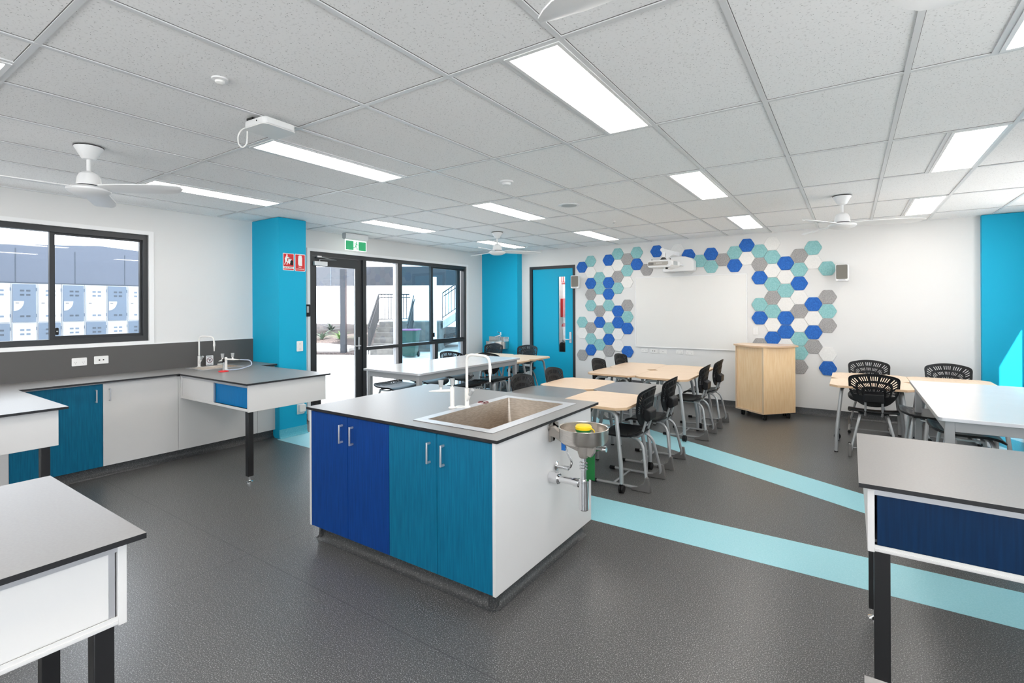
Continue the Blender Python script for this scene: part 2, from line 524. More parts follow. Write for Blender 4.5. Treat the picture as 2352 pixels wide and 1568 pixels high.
for j in range(-4, 8):
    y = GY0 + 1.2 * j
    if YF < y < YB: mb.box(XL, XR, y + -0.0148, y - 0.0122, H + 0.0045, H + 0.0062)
mb.build('painted_shade_line', GREYP, ceil, smooth=0)
mb = MB()
mb.box(XL, XL + 0.02, YF, YB, H - 0.002, H + 0.006); mb.box(XR - 0.02, XR, YF, YB, H - 0.002, H + 0.006)
mb.box(XL + 0.02, XR - 0.02, YB - 0.02, YB, H - 0.002, H + 0.006); mb.box(XL + 0.02, XR - 0.02, YF, YF + 0.02, H - 0.002, H + 0.006)
mb.build('wall_angle', TEE, ceil, smooth=0)

# floor bands of pale vinyl, inlaid
mb = MB(); mb.prism([(-5.655, 3.41), (XR, 3.41), (XR, 3.845), (-5.655, 3.845)], -0.002, 0.0012)
struct(mb.build('trim_1', STRIPE, smooth=0))
mb = MB(); mb.prism([(0.47, 4.45), (-1.87, 5.708), (-3.6, 6.12), (-3.6, 6.70), (-2.66, 6.56), (-2.165, 6.356), (0.103, 5.111), (1.2, 4.50), (1.95, 3.90), (1.40, 3.90)], -0.002, 0.0012)
struct(mb.build('trim_2', STRIPE, smooth=0))

# teal columns
def column(name, x0, x1, y0, y1, cove, faces):
    mb = MB(); mb.box(x0, x1, y0, y1, 0, H)
    o = struct(mb.build(name, TEAL, smooth=0))
    if cove:
        mb = MB()
        if 'x' in faces: mb.prism([(x1, 0.105), (x1 + 0.004, 0.105), (x1 + 0.005, 0.04), (x1 + 0.012, 0.018), (x1 + 0.035, 0.002), (x1, 0.002)], y0 - 0.004, y1 + 0.004, 'xz')
        if 'y' in faces: mb.prism([(y0, 0.105), (y0 - 0.004, 0.105), (y0 - 0.005, 0.04), (y0 - 0.012, 0.018), (y0 - 0.035, 0.002), (y0, 0.002)], x0, x1 + 0.004, 'yz')
        mb.build('cove_skirting', cove, o, smooth=0)
    return o
column('column', XL, -5.66, 3.445, 3.81, AQUAC, 'x')
column('column', XL, -5.385, 8.262, YB, COVEM, 'xy')
mb = MB(); mb.box(1.325, XR, 8.35, YB, 0, H)
struct(mb.build('column', TEAL, smooth=0))

def cove_run(name, axis, p, a0, a1, sgn):
    pr = [(p, 0.1), (p + sgn * 0.004, 0.1), (p + sgn * 0.005, 0.045), (p + sgn * 0.012, 0.02), (p + sgn * 0.038, 0.001), (p, 0.001)]
    mb = MB()
    if axis == 'y': mb.prism(pr, a0, a1, 'yz')      # runs along x, profile in y
    else: mb.prism(pr, a0, a1, 'xz')
    return struct(mb.build(name, COVEM, smooth=40))
cove_run('baseboard_back', 'y', YB, DX1 + 0.05, 1.325, -1)
cove_run('baseboard_left', 'x', XL, 3.81, EY0 - 0.05, 1)
cove_run('baseboard_left', 'x', XL, EY1 + 0.05, 8.262, 1)
cove_run('baseboard_right', 'x', XR, 3.25, 8.35, -1)

# ------------------------------------------------------------------ sliding window over the wall bench
def bar(mb, y0, y1, z0, z1, x0=XL - 0.10, x1=XL - 0.02): mb.box(x0, x1, y0, y1, z0, z1)
mb = MB()
bar(mb, WY0, WY1, WZ0, WZ0 + 0.055); bar(mb, WY0, WY1, WZ1 - 0.055, WZ1)
bar(mb, WY1 - 0.045, WY1, WZ0 + 0.055, WZ1 - 0.055); bar(mb, WY0, WY0 + 0.045, WZ0 + 0.055, WZ1 - 0.055)
win = struct(mb.build('window_1', CHAR, smooth=0))
mb = MB()
bar(mb, 1.500, 1.540, WZ0 + 0.055, WZ1 - 0.055, XL - 0.085, XL - 0.045)
bar(mb, 1.540, WY1 - 0.045, WZ0 + 0.055, WZ0 + 0.085, XL - 0.085, XL - 0.05); bar(mb, 1.540, WY1 - 0.045, WZ1 - 0.075, WZ1 - 0.055, XL - 0.085, XL - 0.05)
bar(mb, WY1 - 0.065, WY1 - 0.045, WZ0 + 0.085, WZ1 - 0.075, XL - 0.085, XL - 0.05)
mb.build('sash', CHARD, win, smooth=0)
mb = MB(); bar(mb, WY0 + 0.045, 1.500, WZ0 + 0.055, WZ1 - 0.055, XL - 0.080, XL - 0.074); mb.build('pane', GLASS, win, smooth=0)
mb = MB(); bar(mb, 1.540, WY1 - 0.065, WZ0 + 0.085, WZ1 - 0.075, XL - 0.070, XL - 0.064); mb.build('pane', GLASS, win, smooth=0)
mb = MB(); mb.prism(rounded(1.542, 1.566, WZ0 + 0.095, WZ0 + 0.165, 0.010), XL - 0.064, XL - 0.045, 'yz')
lt = mb.build('latch', BLACK, win)
mb = MB(); mb.cyl(0.007, 0, 0.003, (XL - 0.045, 1.554, WZ0 + 0.13), 'x'); mb.build('lock_barrel', CHROME, lt)
# white lining around the window
mb = MB()
for (a, b_, c, d) in ((WY0 - 0.04, WY1 + 0.045, WZ1, WZ1 + 0.04), (WY1, WY1 + 0.045, WZ0, WZ1), (WY0 - 0.04, WY0, WZ0, WZ1), (WY0 - 0.04, WY1 + 0.045, WZ0 - 0.035, WZ0)):
    mb.box(XL, XL + 0.012, a, b_, c, d)
struct(mb.build('trim_3', TRIMW, smooth=0))

# ------------------------------------------------------------------ glazed entry: frame, fixed lights, sliding sash
mb = MB()
fx0, fx1 = XL - 0.11, XL - 0.01
def eb(y0, y1, z0, z1, a=fx0, b=fx1): mb.box(a, b, y0, y1, z0, z1)
eb(EY0, EY1, EZ1 - 0.06, EZ1); eb(EY0, EY0 + 0.05, 0, EZ1 - 0.06); eb(EY1 - 0.05, EY1, 0, EZ1 - 0.06)
eb(5.205, 5.275, 0, EZ1 - 0.06); eb(5.275, EY1 - 0.05, 0.905, 0.955); eb(5.275, EY1 - 0.05, 0, 0.05)
eb(5.965, 6.035, 0.05, 0.905); eb(5.965, 6.035, 0.955, EZ1 - 0.06)
eb(6.865, 6.925, 0.05, 0.905)
ent = struct(mb.build('window_2', CHAR, smooth=0))
mb = MB()                                            # pale anodised mullion faces
eb(5.905, 5.965, 0.05, 0.905, fx0 + 0.02, fx1 - 0.02); eb(5.905, 5.965, 0.955, EZ1 - 0.06, fx0 + 0.02, fx1 - 0.02)
eb(6.800, 6.865, 0.05, 0.905, fx0 + 0.02, fx1 - 0.02); eb(7.60, 7.665, 0.05, 0.905, fx0 + 0.02, fx1 - 0.02)
mb.build('mullion', PALEALU, ent, smooth=0)
mb = MB()                                            # sliding sash at the right
eb(6.775, 6.825, 0.955, EZ1 - 0.06, fx0 + 0.02, fx1 - 0.025)
eb(6.825, EY1 - 0.05, 0.955, 0.985, fx0 + 0.02, fx1 - 0.03); eb(6.825, EY1 - 0.05, EZ1 - 0.085, EZ1 - 0.06, fx0 + 0.02, fx1 - 0.03)
eb(7.52, 7.60, 0.985, EZ1 - 0.085, fx0 + 0.02, fx1 - 0.03)
mb.build('sash', CHARD, ent, smooth=0)
for (y0, y1, z0, z1, mt) in ((5.275, 5.905, 0.955, EZ1 - 0.06, GLASS), (5.275, 5.905, 0.05, 0.905, GLASS), (6.035, 6.775, 0.955, EZ1 - 0.06, GLASSD),
                             (6.825, 7.52, 0.985, EZ1 - 0.085, GLASSD), (6.035, 6.80, 0.05, 0.905, GLASSD), (6.925, 7.60, 0.05, 0.905, GLASSD)):
    mb = MB(); mb.box(XL - 0.062, XL - 0.056, y0, y1, z0, z1); mb.build('pane', mt, ent, smooth=0)
mb = MB(); mb.prism(rounded(6.828, 6.85, 1.03, 1.11, 0.009), XL - 0.04, XL - 0.02, 'yz'); mb.build('latch', BLACK, ent)
mb = MB()
for (a, b_, c, d) in ((EY0 - 0.045, EY1 + 0.045, EZ1, EZ1 + 0.04), (EY0 - 0.045, EY0, 0, EZ1), (EY1, EY1 + 0.045, 0, EZ1)):
    mb.box(XL, XL + 0.014, a, b_, c, d)
struct(mb.build('trim_4', TRIMW, smooth=0))
# hinged glass leaf
mb = MB()
lx0, lx1 = XL - 0.085, XL - 0.035
mb.box(lx0, lx1, EY0 + 0.055, 4.395, 0.01, EZ1 - 0.065); mb.box(lx0, lx1, 5.09, 5.20, 0.01, EZ1 - 0.065)
mb.box(lx0, lx1, 4.395, 5.09, EZ1 - 0.20, EZ1 - 0.065); mb.box(lx0, lx1, 4.395, 5.09, 0.01, 0.10)
leaf = struct(mb.build('door_1', CHAR, smooth=0))
mb = MB(); mb.box(XL - 0.063, XL - 0.057, 4.395, 5.09, 0.10, EZ1 - 0.20); mb.build('pane', GLASS, leaf, smooth=0)
mb = MB(); mb.box(XL - 0.06, XL - 0.045, 5.075, 5.09, 0.10, EZ1 - 0.20); mb.build('glazing_bead', PALEALU, leaf, smooth=0)
mb = MB(); mb.box(lx1, lx1 + 0.012, 5.125, 5.155, 0.925, 1.115); hp = mb.build('handle_plate', ALU, leaf, 0.003)
mb = MB(); mb.tube(fillet([(lx1 + 0.012, 5.14, 0.985), (lx1 + 0.055, 5.14, 0.985), (lx1 + 0.055, 5.01, 0.985)], 0.02), 0.009); mb.build('lever', ALU, hp)
mb = MB(); mb.box(lx1, lx1 + 0.045, EY0 + 0.075, EY0 + 0.29, 2.175, 2.235); cl = mb.build('door_closer', TRIMW, leaf, 0.004)
mb = MB(); mb.tube([(lx1 + 0.03, 4.43, 2.235), (lx1 + 0.03, 4.43, 2.262), (lx1 + 0.05, 4.70, 2.268), (lx1 + 0.035, 4.42, 2.298)], 0.007, 8)
mb.box(lx1 + 0.02, lx1 + 0.05, 4.38, 4.45, 2.29, 2.312); mb.build('closer_arm', ALU, cl)

# ------------------------------------------------------------------ teal door in the back wall
mb = MB()
mb.box(DX0, DX0 + 0.055, YB - 0.012, YB + 0.15, 0, DZ1); mb.box(DX1 - 0.045, DX1, YB - 0.012, YB + 0.15, 0, DZ1); mb.box(DX0 + 0.055, DX1 - 0.045, YB - 0.012, YB + 0.15, DZ1 - 0.05, DZ1)
d2 = struct(mb.build('door_2', CHARD, smooth=0))
mb = MB()
lx0, lx1, vx0, vx1, vz0, vz1 = DX0 + 0.06, DX1 - 0.05, -4.585, -4.435, 0.715, 2.142
for (a, b_, c, d) in ((lx0, vx0, 0.008, DZ1 - 0.055), (vx1, lx1, 0.008, DZ1 - 0.055), (vx0, vx1, 0.008, vz0), (vx0, vx1, vz1, DZ1 - 0.055)):
    mb.box(a, b_, YB + 0.02, YB + 0.06, c, d)
dl = mb.build('door_leaf', TEALD, d2, smooth=0)
mb = MB(); mb.box(vx0, vx1, YB + 0.037, YB + 0.043, vz0, vz1); mb.build('vision_pane', GLASS, dl, smooth=0)
mb = MB(); mb.box(-4.345, -4.300, YB + 0.006, YB + 0.02, 0.895, 1.10); hp = mb.build('handle_plate', ALU, d2, 0.003)
mb = MB(); mb.tube(fillet([(-4.322, YB + 0.01, 0.96), (-4.322, YB - 0.045, 0.96), (-4.43, YB - 0.045, 0.96)], 0.02), 0.009); mb.build('lever', ALU, hp)

# ------------------------------------------------------------------ side windows that let the sun in
for n, (y0, y1, z0, z1) in enumerate(RW):
    mb = MB()
    for (a, b_, c, d) in ((y0, y1, z0, z0 + 0.0), (y0, y0 + 0.0, z0, z1)): pass
    mb.box(XR + 0.05, XR + 0.11, y0, y1, z0, z0 + 0.04); mb.box(XR + 0.05, XR + 0.11, y0, y1, z1 - 0.004, z1)
    mb.box(XR + 0.05, XR + 0.055, y0, y0 + 0.002, z0 + 0.04, z1 - 0.004)
    if y1 - y0 > 1: mb.box(XR + 0.05, XR + 0.11, (y0 + y1) / 2 - 0.025, (y0 + y1) / 2 + 0.025, z0 + 0.04, z1 - 0.004)
    w = struct(mb.build('window_%d' % (n + 3), CHAR, smooth=0))
    mb = MB(); mb.box(XR + 0.077, XR + 0.083, y0, y1, z0 + 0.04, z1 - 0.004); mb.build('pane', GLASS, w, smooth=0)

for n, (x0, x1, z0, z1) in enumerate(FILL_WINDOWS):
    mb = MB()
    mb.box(x0, x1, YF - 0.11, YF - 0.05, z0, z0 + 0.05); mb.box(x0, x1, YF - 0.11, YF - 0.05, z1 - 0.05, z1)
    for q in (x0, (x0 + x1) / 2 - 0.025, x1 - 0.05): mb.box(q, q + 0.05, YF - 0.11, YF - 0.05, z0 + 0.05, z1 - 0.05)
    w = struct(mb.build('window_%d' % (n + 7), CHAR, smooth=0))  # unseen window, added as daylight fill
    mb = MB(); mb.box(x0, x1, YF - 0.083, YF - 0.077, z0 + 0.05, z1 - 0.05); mb.build('pane', GLASS, w, smooth=0)
# ------------------------------------------------------------------ room beyond the teal door
mb = MB()
mb.box(-6.6, -3.4, YB + 0.14, 9.75, -0.1, 0)
struct(mb.build('floor_corridor', FLOORM, smooth=0))
mb = MB(); mb.box(-6.6, -3.4, 9.65, 9.75, 0, H); mb.box(-6.7, -6.6, YB + 0.14, 9.75, 0, H); mb.box(-3.4, -3.3, YB + 0.14, 9.75, 0, H)
struct(mb.build('wall_corridor', WHITE, smooth=0))
mb = MB(); mb.box(-6.7, -3.3, YB + 0.14, 9.75, H, H + 0.1)
struct(mb.build('ceiling_corridor', TEE, smooth=0))
# ================================================================== ceiling fittings
def ceiling_light(x0, x1, y0, y1, label, group=None):
    t = thing('ceiling_light', label, 'ceiling light', ((x0 + x1) / 2, (y0 + y1) / 2, H), 0, 'flush ceiling light panels')
    a, b_ = (x1 - x0) / 2 - 0.012, (y1 - y0) / 2 - 0.012
    mb = MB()
    mb.box(-a, a, -b_, -b_ + 0.02, -0.004, 0.006); mb.box(-a, a, b_ - 0.02, b_, -0.004, 0.006)
    mb.box(-a, -a + 0.018, -b_ + 0.02, b_ - 0.02, -0.004, 0.006); mb.box(a - 0.018, a, -b_ + 0.02, b_ - 0.02, -0.004, 0.006)
    mb.build('frame', TRIMW, t, smooth=0)
    mb = MB(); mb.box(-a + 0.018, a - 0.018, -b_ + 0.02, b_ - 0.02, -0.002, 0.004); mb.build('diffuser', PANELE, t, smooth=0)
LBL = {(-5, 1): 'long lit ceiling panel behind the fan near the left window',
       (-2, 1): 'long lit ceiling panel beside the white wireless access point',
       (1.5, 1): 'largest lit ceiling panel, above the middle of the island bench',
       (4.5, 1): 'lit ceiling panel cut off at the top right corner of the view',
       (-5, 3): 'slim lit ceiling panel above and beyond the green exit sign',
       (-2, 3): 'lit ceiling panel between the smoke detector and the far fan',
       (1.5, 3): 'lit ceiling panel above the projector end of the whiteboard, nearer of two in line',
       (4.5, 3): 'larger lit ceiling panel at the right, above and right of the right-hand fan',
       (-5, 5): 'lit ceiling panel directly behind the farthest fan, by the teal corner column',
       (-2, 5): 'small lit ceiling panel nearest the teal door and hexagon panels',
       (1.5, 5): 'small square-looking lit ceiling panel above the hexagons right of the whiteboard',
       (4.5, 5): 'small lit ceiling panel just right of the right-hand fan',
       (-2, -1): 'lit ceiling panel of which a corner shows at the upper left edge'}
for j in (-3, -1, 1, 3, 5):
    for i in (-5, -2, 1.5, 4.5):
        x = GX0 + 0.6 * i; y = GY0 + 1.2 * j
        ceiling_light(x, x + 0.3, y, y + 1.2, LBL.get((i, j), 'lit ceiling panel over the part of the room behind the viewpoint'))

def make_fan(loc, rot, label):
    t = thing('ceiling_fan', label, 'ceiling fan', loc, math.radians(rot), 'white three-bladed ceiling fans')
    mb = MB(); mb.lathe([(0.080, -0.004), (0.080, -0.010), (0.042, -0.078), (0.034, -0.085), (0.018, -0.088)], 28); mb.build('canopy', TRIMW, t)
    mb = MB(); mb.lathe([(0.078, 0.0), (0.083, -0.001), (0.083, -0.004), (0.078, -0.005)], 28); mb.build('canopy_gasket', BLACK, t)
    mb = MB(); mb.cyl(0.0125, -0.19, -0.08); mb.build('down_rod', TRIMW, t)
    mb = MB(); mb.lathe([(0.014, -0.165), (0.030, -0.170), (0.052, -0.185), (0.064, -0.21), (0.068, -0.245), (0.070, -0.262)], 32); mb.build('motor_cover', TRIMW, t)
    mb = MB(); mb.lathe([(0.066, -0.262), (0.069, -0.264), (0.069, -0.270), (0.066, -0.272)], 32); mb.build('motor_seam', BLACK, t)
    mb = MB(); mb.lathe([(0.07, -0.270), (0.105, -0.275), (0.122, -0.288), (0.122, -0.300), (0.11, -0.312), (0.07, -0.328), (0.0, -0.334)], 36); mb.build('rotor_housing', TRIMW, t)
    for k in range(3):
        mb = MB(); a = k * 2 * PI / 3
        mb.M = Matrix.Rotation(a, 4, 'Z')
        n = 14; vs = []; fs = []
        for i in range(n + 1):
            r = 0.10 + 0.55 * i / n
            w = 0.052 + 0.016 * min(1, i / 4)
            tip = 1.0 if i < n - 2 else (0.86 if i == n - 2 else (0.62 if i == n - 1 else 0.22))
            for s in (-1, -0.4, 0.3, 1):
                y = s * w * tip + (0.012 if i >= n - 2 else 0) * (n - i - 2)
                z = -0.290 - 0.20 * y + 0.006 * s * s - 0.012 * (i / n)
                vs.append((r, y, z))
        for i in range(n):
            for s in range(3):
                q = i * 4 + s; fs.append((q, q + 1, q + 5, q + 4))
        mb.sheet(vs, fs, (0, 0, 0.006))
        bl = mb.build('blade', TRIMW, t)
        mb = MB(); mb.M = Matrix.Rotation(a, 4, 'Z')
        mb.box(0.105, 0.17, -0.022, 0.022, -0.284, -0.279); mb.build('blade_bracket', ALU, bl)
    return t
fan = make_fan((-4.243, 1.216, H), 33.5, 'large ceiling fan above the sliding window at the left')
dup(fan, (-4.268, 6.014, H), 72, 'small far ceiling fan in front of the teal corner column')
dup(fan, (-0.066, 6.052, H), -2, 'ceiling fan at the right, above the empty white end of the back wall')
dup(fan, (-0.066, 1.216, H), 177, 'ceiling fan of which one blade tip shows at the top edge of the view')

# wireless access point with a loop of cable
t = thing('access_point', 'square white wireless access point hanging from the ceiling with a cable loop', 'access point', (-2.785, 1.645, H), math.radians(3))
mb = MB(); mb.prism(rounded(-0.102, 0.102, -0.102, 0.102, 0.03), -0.060, -0.022); mb.build('housing', TRIMW, t, 0.006)
mb = MB(); mb.prism(rounded(-0.104, 0.104, -0.104, 0.104, 0.03), -0.067, -0.062); mb.build('base_plate', WPLAST, t)
mb = MB(); mb.prism(rounded(-0.099, 0.099, -0.099, 0.099, 0.03), -0.0625, -0.0595); mb.build('seam', GREYP, t)
mb = MB(); mb.box(-0.095, -0.04, -0.085, 0.085, -0.026, -0.0005); mb.box(-0.14, -0.095, -0.05, 0.05, -0.024, -0.006); mb.build('bracket', BLACKM, t)
mb = MB(); mb.cyl(0.004, -0.001, 0.001, (0.03, -0.1035, -0.04), 'y'); mb.build('status_light', BLACK, t)
mb = MB()
cable = [(-0.825 * q, -0.565 * q, z_) for q, z_ in ((0.11, -0.045), (0.155, -0.050), (0.185, -0.090), (0.18, -0.145), (0.155, -0.165), (0.132, -0.14), (0.128, 0.0))]
mb.tube(fillet(cable, 0.03, 5), 0.0042, 8); mb.build('cable', WPLAST, t)

def disc(name, label, cat, loc, prof, mt, extra=None):
    t = thing(name, label, cat, (loc[0], loc[1], H))
    mb = MB(); mb.lathe(prof, 28); mb.build('base', mt, t)
    if extra:
        for nm, pr, mm_ in extra:
            mb = MB(); mb.lathe(pr, 24); mb.build(nm, mm_, t)
    return t
disc('motion_sensor', 'small white round motion sensor on the ceiling left of the access point', 'sensor', (-2.487, 1.217), [(0.037, 0.004), (0.037, -0.004), (0.024, -0.008), (0.022, -0.008)], TRIMW,
     [('lens', [(0.0225, -0.007), (0.020, -0.016), (0.011, -0.022), (0.0, -0.024)], WPLAST)])
disc('smoke_detector', 'white round smoke detector on the ceiling, middle of the room', 'smoke detector', (-2.476, 3.631), [(0.062, 0.004), (0.062, -0.008), (0.055, -0.012)], TRIMW,
     [('head', [(0.040, -0.010), (0.034, -0.03), (0.0, -0.032)], TRIMW)])
disc('ceiling_speaker', 'round ceiling speaker grille beyond the smoke detector', 'speaker', (-2.501, 4.864), [(0.115, 0.004), (0.115, -0.004), (0.095, -0.006)], TRIMW,
     [('grille', [(0.095, -0.005), (0.05, -0.009), (0, -0.010)], KNOBG)])
disc('sprinkler_head', 'tiny fire sprinkler head on the ceiling near the projector', 'sprinkler', (-2.506, 6.123), [(0.022, 0.004), (0.022, -0.004), (0.01, -0.006)], TRIMW,
     [('nozzle', [(0.007, -0.005), (0.007, -0.022), (0.014, -0.024), (0.014, -0.027), (0.0, -0.028)], CHROME)])

# exit sign over the glazed door
t = thing('exit_sign', 'green running-man exit sign in a white housing over the glazed door', 'exit sign', (-6.08, 4.925, H))
mb = MB(); mb.prism([(-0.035, 0.0), (0.035, 0.0), (0.04, -0.03), (0.035, -0.075), (0.01, -0.09), (-0.01, -0.09), (-0.035, -0.075), (-0.04, -0.03)], -0.205, 0.205, 'xz'); mb.build('housing', TRIMW, t, 0.004)
mb = MB(); mb.prism([(-0.036, -0.004), (0.036, -0.004), (0.041, -0.03), (0.036, -0.077), (0, -0.095), (-0.036, -0.077), (-0.041, -0.03)], -0.212, -0.205, 'xz'); mb.build('end_cap', KNOBG, t)
mb = MB(); mb.box(-0.004, 0.004, -0.195, 0.195, -0.245, -0.092); pl = mb.build('sign_plate', EXITW, t, 0.002)
mb = MB(); mb.box(0.004, 0.0055, -0.183, -0.045, -0.238, -0.106); mb.build('green_field', EXITG, pl, smooth=0)
mb = MB(); mb.box(0.004, 0.0055, 0.048, 0.183, -0.238, -0.106); mb.build('green_field', EXITG, pl, smooth=0)
mb = MB()                                            # running figure
def limb(pts, w):
    mb.tube([(0.0055, y, z) for y, z in pts], w, 6)
mb.cyl(0.0105, 0.004, 0.007, (0, 0.012, -0.118), 'x', 16)
limb([(0.008, -0.132), (-0.004, -0.172)], 0.0075)
limb([(0.004, -0.136), (-0.022, -0.138), (-0.034, -0.156)], 0.0045)
limb([(0.008, -0.136), (0.022, -0.156), (0.042, -0.158)], 0.0045)
limb([(-0.003, -0.170), (0.012, -0.196), (0.026, -0.226)], 0.0058)
limb([(-0.004, -0.170), (-0.016, -0.200), (-0.044, -0.203)], 0.0058)
mb.build('running_figure', EXITG, pl)

# ================================================================== things on the walls
def sign_base(name, label, y0, y1, z0, z1, x):
    t = thing(name, label, 'sign', (x, (y0 + y1) / 2, z0))
    mb = MB(); mb.prism(rounded(-(y1 - y0) / 2, (y1 - y0) / 2, 0, z1 - z0, 0.008), 0, 0.0025, 'yz'); mb.build('plate', TRIMW, t)
    return t
SX = -5.66
t = sign_base('safety_sign', 'red and white FIRE BLANKET sign on the teal column', 3.497, 3.644, 2.030, 2.237, SX)
mb = MB(); mb.box(0.0025, 0.0033, -0.067, 0.067, 0.047, 0.200); mb.box(0.0025, 0.0033, -0.067, 0.067, 0.006, 0.021); mb.build('red_field', RED, t, smooth=0)
mb = MB()
def fig(poly): mb.prism(poly, 0.0033, 0.0040, 'yz')
mb.cyl(0.0105, 0.0033, 0.004, (0, -0.022, 0.183), 'x', 18)
fig([(-0.034, 0.172), (-0.012, 0.168), (0.0, 0.160), (0.030, 0.142), (0.038, 0.142), (0.036, 0.134), (0.020, 0.138), (-0.006, 0.146), (-0.016, 0.150), (-0.020, 0.120), (-0.006, 0.098), (-0.020, 0.064), (-0.028, 0.068), (-0.022, 0.096), (-0.034, 0.104), (-0.050, 0.066), (-0.058, 0.070), (-0.044, 0.110), (-0.052, 0.140)])
fig([(0.006, 0.160), (0.040, 0.136), (0.030, 0.118), (0.012, 0.074), (-0.010, 0.098), (-0.006, 0.130)])
mb.build('blanket_pictogram', TRIMW, t)
mb = MB(); mb.prism([(0.022, 0.066), (0.060, 0.066), (0.060, 0.118), (0.052, 0.126), (0.030, 0.124), (0.022, 0.112)], 0.0035, 0.0043, 'yz'); mb.build('bin_pictogram', BLACK, t)
text('lettering', 'FIRE BLANKET', 0.02, BLACK, (0.0030, 0, 0.033), FACE_X, t, 0.126)
t = sign_base('safety_sign', 'red FIRE EXTINGUISHER sign on the teal column, right of the blanket sign', 3.656, 3.798, 2.026, 2.239, SX)
mb = MB(); mb.prism(rounded(-0.064, 0.064, 0.006, 0.206, 0.006), 0.0025, 0.0033, 'yz'); mb.build('red_field', RED, t)
mb = MB(); mb.prism([(-0.022, 0.068), (0.026, 0.068), (0.026, 0.170), (0.018, 0.182), (0.022, 0.192), (0.010, 0.198), (-0.014, 0.198), (-0.024, 0.190), (-0.028, 0.150), (-0.028, 0.084), (-0.022, 0.082)], 0.0033, 0.0040, 'yz'); mb.build('extinguisher_pictogram', TRIMW, t)
text('lettering', 'FIRE', 0.024, TRIMW, (0.0034, -0.004, 0.049), FACE_X, t, 0.040)
text('lettering', 'EXTINGUISHER', 0.02, TRIMW, (0.0034, 0, 0.026), FACE_X, t, 0.112)

def outlet(label, origin, axes, w, h, kind, cat='power outlet', name='power_outlet', group=None, mt=WPLAST):
    """wall plate; origin = centre on the wall, local x along the wall, y up, z out"""
    M = frame_matrix(origin, *axes)
    t = thing(name, label, cat, (0, 0, 0), 0, group)
    t.matrix_world = M
    mb = MB(); mb.prism(rounded(-w / 2, w / 2, -h / 2, h / 2, 0.006), 0, 0.009); mb.build('plate', mt, t, 0.002)
    if kind in ('double', 'double_v'):
        for s in (-1, 1):
            cx_, cy_ = (s * w * 0.25, -h * 0.10) if kind == 'double' else (0, s * h * 0.26 - 0.006)
            mb = MB()
            for (dx, dy, a) in ((-0.007, 0.004, 0.5), (0.007, 0.004, -0.5), (0, -0.009, 0)):
                mb.M = Matrix.Translation((cx_ + dx, cy_ + dy, 0.0088)) @ Matrix.Rotation(a, 4, 'Z')
                mb.box(-0.0011, 0.0011, -0.004, 0.004, 0, 0.0006)
            mb.M = None
            mb.build('socket', GREYP, t, smooth=0)
            sx_, sy_ = (s * w * 0.30, h * 0.30) if kind == 'double' else (0.018, s * h * 0.26 + 0.018)
            mb = MB(); mb.box(sx_ - 0.007, sx_ + 0.007, sy_ - 0.004, sy_ + 0.004, 0.009, 0.012); mb.build('switch', TRIMW, t, 0.001)
    elif kind == 'data':
        for s in (-1, 1):
            mb = MB(); mb.box(s * w * 0.14 - 0.006, s * w * 0.14 + 0.006, -0.006, 0.006, 0.0085, 0.0096); mb.build('data_port', BLACK, t, smooth=0)
    elif kind == 'single_port':
        mb = MB(); mb.cyl(0.005, 0.0085, 0.011, seg=12); mb.build('port', BLACK, t)
    elif kind == 'switches':
        for s in (-1, 0, 1):
            for q in (-1, 1):
                mb = MB(); mb.box(q * w * 0.2 - 0.009, q * w * 0.2 + 0.009, s * h * 0.27 - 0.010, s * h * 0.27 + 0.010, 0.009, 0.0115); mb.build('rocker', TRIMW, t, 0.001)
    return t
outlet('left white double power outlet on the dark splashback', (XL + 0.012, 1.705, 1.052), FACE_X, 0.118, 0.078, 'double')
outlet('white plate with two dark data ports on the dark splashback', (XL + 0.012, 1.88, 1.056), FACE_X, 0.118, 0.078, 'data', 'data outlet', 'data_outlet')
outlet('tall white power outlet on the teal column beside the glazed door', (SX, 3.716, 1.095), FACE_X, 0.085, 0.125, 'double_v')
t = outlet('white hooded weatherproof outlet low on the teal column', (SX, 3.724, 0.315), FACE_X, 0.10, 0.125, 'none')
mb = MB(); mb.prism(rounded(-0.04, 0.048, -0.035, 0.058, 0.012), 0.009, 0.05); mb.build('hinged_cover', WPLAST, t, 0.008)
GW = 'white plates under the whiteboard'
outlet('double power outlet under the whiteboard, leftmost of the row of five plates', (-2.905, YB, 0.818), FACE_NY, 0.112, 0.066, 'double', group=GW)
outlet('white plate with two ports under the whiteboard, second of five', (-2.745, YB, 0.818), FACE_NY, 0.116, 0.066, 'data', 'data outlet', 'data_outlet', GW)
outlet('white plate with one central port under the whiteboard, middle of five', (-2.59, YB, 0.815), FACE_NY, 0.116, 0.068, 'single_port', 'data outlet', 'data_outlet', GW)
outlet('double power outlet under the whiteboard, fourth of five plates', (-2.318, YB, 0.82), FACE_NY, 0.112, 0.068, 'double', group=GW)
outlet('double power outlet under the whiteboard, rightmost of five plates', (-2.157, YB, 0.814), FACE_NY, 0.116, 0.068, 'double', group=GW)
outlet('white light switch plate beside the right edge of the whiteboard', (-1.186, YB, 1.19), FACE_NY, 0.075, 0.115, 'switches', 'light switch', 'light_switch')

# keypad by the glazed door
t = thing('keypad', 'black wall keypad between the teal column and the glazed door', 'keypad', (XL, 4.20, 1.45))
mb = MB(); mb.prism(rounded(-0.055, 0.055, 0, 0.17, 0.012), 0, 0.03, 'yz'); mb.build('body', BLACK, t, 0.003)
mb = MB(); mb.box(0.03, 0.031, -0.004, 0.03, 0.055, 0.145); mb.build('screen', KNOBG, t, smooth=0)
mb = MB()
for a in range(2):
    for b_ in range(5): mb.box(0.03, 0.032, -0.045 + a * 0.018, -0.033 + a * 0.018, 0.045 + b_ * 0.022, 0.058 + b_ * 0.022)
mb.build('keys', GREYP, t, smooth=0)

